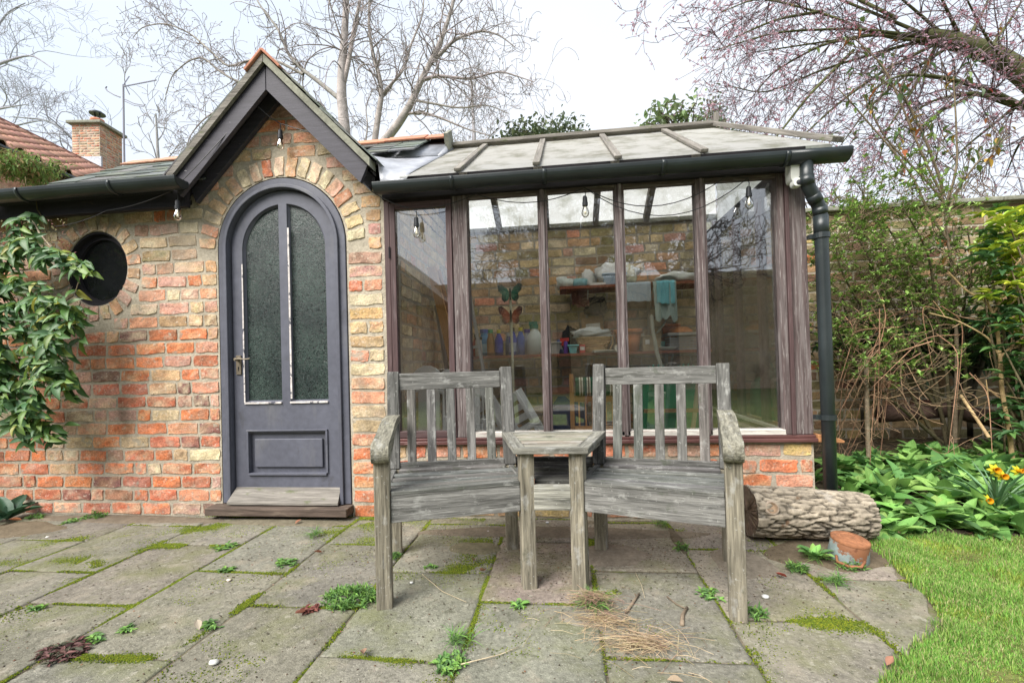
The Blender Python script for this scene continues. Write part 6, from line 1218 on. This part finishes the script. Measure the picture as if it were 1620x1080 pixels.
# ---- moss in the joints
def moss_pts(x0, y0, x1, y1, w_, dens, frac=1): 
    L_ = math.hypot(x1-x0, y1-y0); n = int(L_*dens*3.0); t = rng.random(n); s = rng.normal(size=n)*w_; dx, dy = (x1-x0)/L_, (y1-y0)/L_; x = x0+dx*L_*t-dy*s; y = y0+dy*L_*t+dx*s
    k = np.array([mnoise.noise(Vector((a*5, b*5, 7)))+.25 for a, b in zip(x, y)]) > rng.random(n)*.5+.05; return np.stack([x, y], 1)[k]
MP = []
for j in JX[3:]: MP.append(moss_pts(j, -1.7, j, -.05, .006, 1300 if j < .3 else 900))
for s_ in slabs: 
    if s_[0] > -3.4 and rng.random() < .8: MP.append(moss_pts(s_[0], s_[3], s_[1], s_[3], .006, 900))
for _ in range(26): xx, yy = rng.choice(JX[3:12])+rng.normal()*.03, rng.uniform(-1.5, -.1); MP.append(moss_pts(xx, yy, xx+rng.normal()*.12, yy+rng.uniform(.02, .18), rng.uniform(.012, .035), 1100))
for a in ((-.84, -.70, -.40, -.70, .035, 9000), (-.95, -.45, -.45, -.50, .05, 5000), (-1.25, -.15, -.9, -.45, .05, 5000), (.05, -.36, .25, -.33, .04, 5000), (.62, -1.02, 1.15, -1.06, .02, 5000), (.85, -.9, 1.1, -1.1, .05, 1200), (-.40, -.70, -.34, -.52, .03, 5000), (-.37, -.95, -.36, -.60, .018, 6000), (-.66, -.42, -.40, -.36, .05, 3500), (-2.25, -.50, -2.0, -.46, .018, 4000), (-3.3, -.62, -2.2, -.30, .055, 9000), (-2.9, -.76, -2.45, -.68, .03, 6000), (-2.3, -.28, -1.9, -.14, .05, 6000), (-2.15, -.48, -1.8, -.50, .02, 7000), (.30, -.40, .32, -.62, .05, 3200), (-2.3, -.01, -1.35, -.02, .012, 3500), (-1.3, -.02, -1.0, -.02, .016, 5000), (-.83, -1.33, -.50, -1.33, .016, 6000), (-.36, -1.34, -.40, -1.10, .020, 5000), (-.1, -.95, .0, -.95, .016, 3000), (.56, -1.5, .57, -1.1, .012, 3000), (.68, -1.0, .95, -1.03, .012, 5000), (-1.32, -1.35, -1.3, -.80, .010, 5000), (-1.77, -1.1, -1.76, -.85, .012, 6000), (-1.3, -.30, -1.0, -.35, .06, 2500), (-1.1, -.05, -.5, -.06, .05, 3000), (-1.6, -.30, -1.3, -.25, .03, 2000), (-1.75, -1.38, -1.35, -1.385, .012, 6500), (-.95, -.25, -.6, -.28, .07, 2500)): MP.append(moss_pts(*a))
xy = np.stack([rng.uniform(-3.6, 1.2, 60000), rng.uniform(-1.7, -.04, 60000)], 1); xy = xy[np.array([mnoise.noise(Vector((a*2.2, b*2.2, 11)))+.5*mnoise.noise(Vector((a*9, b*9, 1)))+.10*(b > -.8) for a, b in xy]) > .27]; MP.append(xy[[a < edge_ok(0, b)-.02 for a, b in xy]])
MP = np.concatenate(MP); n = len(MP); tv = [(0, 0, .9)]+[(math.cos(a)*.6, math.sin(a)*.6, .65) for a in np.arange(5)*1.257]+[(math.cos(a), math.sin(a), -.2) for a in np.arange(5)*1.257+.5]
tf = [(0, 1+j, 1+(j+1) % 5) for j in range(5)]; tf += [(1+j, 6+j, 1+(j+1) % 5) for j in range(5)]+[(6+j, 6+(j+1) % 5, 1+(j+1) % 5) for j in range(5)]
big = np.array([mnoise.noise(Vector((a*4, b*4, 3))) for a, b in MP]); r_ = rng.uniform(.0013, .0029, n)*(1+np.clip(big, 0, 1)); Ms = np.zeros((n, 3, 4)); a = rng.uniform(0, 6.28, n)
Ms[:, 0, 0] = np.cos(a)*r_; Ms[:, 0, 1] = -np.sin(a)*r_; Ms[:, 1, 0] = np.sin(a)*r_; Ms[:, 1, 1] = np.cos(a)*r_; Ms[:, 2, 2] = r_*rng.uniform(.8, 1.4, n); Ms[:, 0, 3] = MP[:, 0]; Ms[:, 1, 3] = MP[:, 1]; Ms[:, 2, 3] = .0045
cm = np.array([(.23, .30, .03), (.16, .23, .035), (.32, .35, .035), (.11, .16, .03)])[rng.integers(0, 4, n)]*rng.uniform(.7, 1.25, (n, 1))
q = MB(); q.inst(np.array(tv), np.array(tf), Ms, cm); tag(q.build('moss', MOSS), 'bright green moss filling the joints between the flags', 'moss', kind='stuff')
# ---- weeds, each clump a plant
WEED = [(.14, .28, .07), (.20, .36, .08), (.11, .21, .07)]
def weed(px, py, R_, n, lb, kind='spiky', cols=WEED, name='weed', cat='weed', z0=.008):
    p = at(px, py, 0); d = p-CAM; p = CAM+d*(-CAM[2]/d[2]) if d[2] < 0 else p; t = thing(name, lb, cat, (p[0], p[1], 0)); q = MB()
    for _ in range(n):
        a, rr_ = rng.uniform(0, 6.28), R_*math.sqrt(rng.random()); c = (p[0]+rr_*math.cos(a), p[1]+rr_*math.sin(a)*.8, z0+.035*(1-rr_/R_)*rng.random()*(kind != 'flat'))
        if kind == 'grass': rosette(q, leaf_t(4, .05, .6, .7), c, 7, rng.uniform(.04, .07), (.5, 1.5), cols)
        elif kind == 'flat': rosette(q, LT_OVAL, c, 6, rng.uniform(.018, .034), (.05, .6), cols)
        else: rosette(q, leaf_t(3, .22, .5, .3), c, 9, rng.uniform(.018, .035), (.0, 1.4), cols)
    q.build('leaves', LEAFM, t)
for a in ((555, 950, .115, 95, 'biggest bushy green weed by the outer foot of the left seat', 'spiky'), (625, 885, .03, 10, 'small weed behind the left seat foot', 'spiky'), (680, 901, .028, 6, 'little pale weed rosette on the moss under the left seat', 'flat'), (455, 893, .06, 16, 'low green weed in the joint in front of the door', 'flat'), (358, 868, .055, 14, 'ragged grey-green weed in the joint nearest the door step', 'flat'), (358, 905, .035, 9, 'small grey-green weed at a flag corner, beside a white pebble', 'flat'), (338, 992, .035, 8, 'small bright weed in the long mossy joint', 'flat'), (150, 820, .07, 22, 'bushy weed at the wall foot left of the door', 'spiky'), (112, 826, .05, 12, 'smaller grey-green weed at the wall foot, next to the bushy one', 'flat'), (55, 822, .04, 10, 'little weed by the wall foot near the left edge', 'spiky'), (727, 1020, .035, 12, 'grass tuft in the joint in front of the seat', 'grass'), (715, 1055, .05, 24, 'leafy weed low in the joint at the bottom of the picture', 'flat'), (940, 960, .05, 22, 'green grass tuft at the foot of the inner right leg', 'grass'), (1125, 945, .045, 12, 'small weed with pale pink flowers beside the right front leg', 'flat'), (1290, 885, .05, 14, 'sprawling weed between the log and the rusty pot', 'grass'), (1262, 905, .04, 16, 'trailing weed with thin leaves in the dirt left of the rusty pot', 'spiky'), (1320, 925, .03, 12, 'green blades poking out under the rusty pot handle', 'grass'), (1190, 975, .04, 12, 'yellowish moss tuft at the foot of the right front leg', 'spiky'), (1045, 835, .04, 10, 'dry stalky weed at the plinth behind the right seat', 'grass'), (1345, 900, .05, 14, 'grey-green weed right of the rusty pot', 'spiky'), (1080, 872, .03, 8, 'withered weed in the dirt joint under the right seat', 'spiky'), (500, 852, .05, 9, 'thin grass tuft right of the door step', 'grass'), (150, 1015, .04, 10, 'pale green weed above the dark creeping plant', 'flat'), (205, 1000, .02, 6, 'tiny pale weed in the second joint from the left', 'flat'), (60, 965, .02, 6, 'tiny light-green weed near the left edge of the flags', 'flat'), (820, 960, .03, 8, 'tiny weed in the mossy joint left of the inner legs', 'flat')): weed(*a)
weed(100, 1035, .075, 60, 'dark red-brown creeping plant in the joint at the lower left', 'flat', [(.12, .06, .055), (.08, .08, .05), (.18, .09, .08)], 'creeping_plant', 'plant')
weed(490, 968, .022, 8, 'dark red leaf tuft left of the biggest weed', 'flat', [(.16, .05, .045), (.22, .08, .06)], 'creeping_plant', 'plant')
# dry grass
def straw(cx, cy, R_, n, lb, cols, lift=.02, L_=(.05, .16)):
    q = MB()
    for _ in range(n):
        a, rr_ = rng.uniform(0, 6.28), R_*rng.normal()*.6; c = np.array((cx+rr_*math.cos(a)*1.5, cy+rr_*math.sin(a)*.7, .010+lift*rng.random())); d = rng.uniform(0, 6.28); l = rng.uniform(*L_); dv = np.array((math.cos(d), math.sin(d)*.6, 0)); bend = rng.normal(size=3)*(.02, .02, .008)
        q.tube([c-dv*l/2, c+bend*.5+(0, 0, .006), c+dv*l/2+bend], .0007, 3, jit(cols[rng.integers(0, len(cols))], .25), cap=False)
    t = q.build('dry_grass', LEAFM); tag(t, lb, 'dry grass', kind='stuff')
SC = [(.48, .37, .22), (.40, .30, .18), (.55, .44, .28), (.30, .2, .14)]
straw(.22, -1.21, .13, 260, 'flattened straw-coloured dry grass on the flags below the table', SC, .022); straw(.08, -.98, .06, 200, 'brown tuft of dry grass at the inner right leg', [(.30, .19, .14), (.42, .32, .2)], .05, (.04, .10)); straw(.12, -1.08, .10, 160, 'thin dry grass joining the two straw tufts', SC, .015)
# twigs, leaves, pebbles
G = lambda px, py, dz=.012: (lambda d: CAM+d*((dz-CAM[2])/d[2]))(at(px, py, 0)-CAM)
for (ps, r, lb) in (([(990, 968), (1003, 950), (1011, 938)], .006, 'thick bent twig on the flags beside the dry tuft'), ([(1079, 988), (1080, 972), (1087, 960)], .008, 'short dark forked stub of wood on the flags'), ([(1055, 943), (1070, 955), (1085, 962)], .003, 'thin brown twig touching the dark stub'), ([(729, 1050), (790, 1035), (822, 1022)], .0018, 'long pale grass stalk in front of the bench'), ([(668, 908), (700, 935), (738, 952)], .0016, 'pale curved stalk under the left seat'), ([(1005, 905), (1015, 925), (1020, 945)], .0012, 'thin pale stem fallen near the inner right leg')):
    q = MB(); q.tube([G(*p) for p in ps], [r, r*.9, r*.7], 6, (.23, .18, .13) if r > .002 else (.45, .38, .26)); item('twig', lb, 'twig', q, BARK, 'twigs on the paving', True)
for (px, py, L_, c, lb) in ((570, 1028, .055, (.36, .22, .15), 'curled pale brown leaf on the flag left of the bottom joint'), (483, 966, .05, (.34, .14, .10), 'reddish leaf beside the biggest weed'), (750, 884, .05, (.32, .14, .07), 'brown leaf on the moss under the left seat'), (768, 901, .045, (.33, .17, .10), 'pale brown leaf just in front of the other under the left seat'), (467, 828, .04, (.38, .18, .11), 'curled leaf at the right of the door step'), (510, 873, .04, (.36, .15, .10), 'small reddish leaf left of the bench foot'), (315, 996, .05, (.42, .36, .28), 'dry cream leaf by the long joint'), (1403, 1052, .04, (.36, .18, .12), 'brown leaf lying at the lawn edge'), (1430, 846, .06, (.34, .17, .14), 'pinkish-brown leaf between the leaf bed and the lawn'), (1535, 845, .055, (.36, .19, .12), 'brown leaf under the daffodils'), (1245, 912, .045, (.42, .10, .07), 'red leaf fragment near the rusty pot'), (1340, 745, .05, (.3, .16, .12), 'dead leaf on the bed soil behind the downpipe'), (35, 822, .06, (.40, .17, .08), 'orange-brown leaf at the wall foot near the left corner'), (1055, 1075, .05, (.34, .26, .18), 'brown leaf at the bottom edge below the straw')):
    q = MB(); p = G(px, py, .016); a = rng.uniform(0, 6.28); q.inst(*leaf_t(5, .5, .5, -.25), [m34(basis((math.cos(a), math.sin(a), .12), roll=rng.uniform(-.4, .4)), L_, p)], [c]); item('fallen_leaf', lb, 'leaf', q, LEAFM, 'fallen leaves on the ground', True)
for (px, py, r, c, lb) in ((362, 917, .010, (.55, .47, .38), 'cream pebble beside the small grey-green weed'), (651, 921, .007, (.6, .6, .58), 'small white pebble under the left seat'), (75, 849, .009, (.62, .62, .58), 'white pebble near the wall on the left'), (338, 1047, .013, (.5, .5, .46), 'pale flat stone near the lower joint'), (1211, 943, .012, (.6, .6, .58), 'white chip on the flag right of the right front leg'), (866, 826, .009, (.6, .6, .6), 'white pebble by the plinth behind the table legs'), (772, 840, .006, (.55, .5, .55), 'tiny pale pebble behind the left seat')):
    q = lump(*G(px, py, .008+r*.3), r*1.2, r, r*.6, c, px, 10); item('pebble', lb, 'pebble', q, PLAIN, 'pebbles on the paving', True)
q = MB(); q.lathe([(.0, 0)]*1+[(.003, 0), (.004, .001)], (0, 0, 0), 6)   # bird droppings are flat marks on the flag
# litter crumbs (soil specks) spread over the flags
q = MB(); n = 5200; tvc = np.array([(-1, 0, 0), (1, .2, 0), (0, 1, .1), (0, -.8, 0), (0, 0, .9)]); tfc = np.array([(0, 3, 4), (3, 1, 4), (1, 2, 4), (2, 0, 4)]); Ms = []; cc = []
for _ in range(n):
    if rng.random() < .55: x, y = rng.normal(.2, .9), rng.normal(-.45, .3)
    else: x, y = rng.uniform(-3.8, 1.3), rng.uniform(-1.6, -.03)
    if y > -.02 or y < -1.7 or x > edge_ok(0, y)-.02: continue
    r = rng.uniform(.0012, .004); a = rng.uniform(0, 6.28); Ms.append(m34(np.array([[math.cos(a), -math.sin(a), 0], [math.sin(a), math.cos(a), 0], [0, 0, 1]]), (r*1.4, r, r*.8), (x, y, .009))); cc.append(jit([(.08, .06, .045), (.16, .12, .08), (.35, .3, .24), (.12, .14, .05), (.3, .16, .1)][rng.choice(5, p=[.38, .27, .15, .12, .08])], .25))
q.inst(tvc, tfc, Ms, np.array(cc)); tag(q.build('litter_crumbs', DIRT), 'specks of soil and grit scattered over the flags', 'grit', kind='stuff')

# ================================================================ the garden behind the camera, seen in the panes
def RP(px, py, Y): p = at(px, py, Y); return np.array((p[0], -p[1], p[2]))
PR = dict(curl=.13, up=.05, kids=[4, 4, 4], ratio=(.5, .75), fwd=.55, rmin=.008, n=7, rcap=.03)
for (px, base_py, lims, r0, lb) in ((890, 500, [(890, 480, 800, 400), (890, 480, 850, 370), (895, 480, 900, 360), (895, 480, 945, 370), (900, 480, 965, 400), (888, 490, 770, 450), (900, 480, 870, 340)], .2, 'bare spreading garden tree across the lawn, mirrored in the third pane'), (1058, 440, [(1058, 420, 1055, 330), (1058, 400, 1020, 370), (1058, 385, 1100, 340), (1056, 400, 1000, 410), (1058, 405, 1110, 440)], .24, 'pollarded bare tree across the lawn, mirrored in the fifth pane')):
    pp = []; b = RP(px, base_py, 11); limb(pp, [(b[0], b[1], 0), (b[0], b[1], b[2]*.7), b], r0*1.1, r0*.9, PR, 0, 0)
    for (a0, a1, c0, c1) in lims:
        p0, p1 = RP(a0, a1, 11), RP(c0, c1, 11); m_ = (p0+p1)/2+rng.normal(size=3)*.25; limb(pp, [b, (b+m_)/2+rng.normal(size=3)*.08, m_, p1], r0*.42, .04, PR, 3, 12, .35, .9, (.7, 1.6))
    tree('bare_tree', lb, 'tree', (b[0], b[1], 0), pp, (.07, .062, .055), (.07, .06, .055))
bw = thing('far_garden_wall', 'high brick boundary wall across the garden behind the viewer, mirrored in the panes', 'wall', (3, -11.5, 0)); q = MB(); q.bx(-5, 6.5, -11.8, -11.5, -.1, 3.5, (.46, .36, .24)); q.build('wall', BRICK, bw)
bh = thing('garden_house', 'dark-roofed house behind the viewer, mirrored in the second pane', 'house', (-6, -10, 0)); q = MB(); q.bx(-11, -3.4, -15, -9, -.1, 2.6, (.28, .17, .12)); q.build('wall', BRICK, bh)
q = MB(); q.prism([(-13, 5.2), (-6.2, 5.2), (-2.9, 2.5), (-11.5, 2.5)], -15.3, -8.8, c=(.06, .06, .065)); q.build('roof', SLATE, bh)
crown('garden_evergreen', 'dark evergreen tree behind the viewer to the left, mirrored in the round window', 'tree', (-8.0, -6.0, 3.0), 2.2, 2.2, 2.4, [(.05, .09, .03), (.07, .11, .04)], 2600, .30)


# ================================================================ tidy
for o in bpy.data.objects:
    if '_o' in o: del o['_o']
    if o.parent is None and o.type == 'MESH' and 'label' in o and 'kind' not in o and o.location.length < 1e-6 and len(o.data.vertices):
        n_ = len(o.data.vertices); a = np.empty(n_*3, np.float32); o.data.vertices.foreach_get('co', a); a = a.reshape(-1, 3); c = np.array([(a[:, 0].min()+a[:, 0].max())/2, (a[:, 1].min()+a[:, 1].max())/2, a[:, 2].min()], np.float32)
        a -= c; o.data.vertices.foreach_set('co', a.ravel()); o.data.update(); o.location = c.tolist()
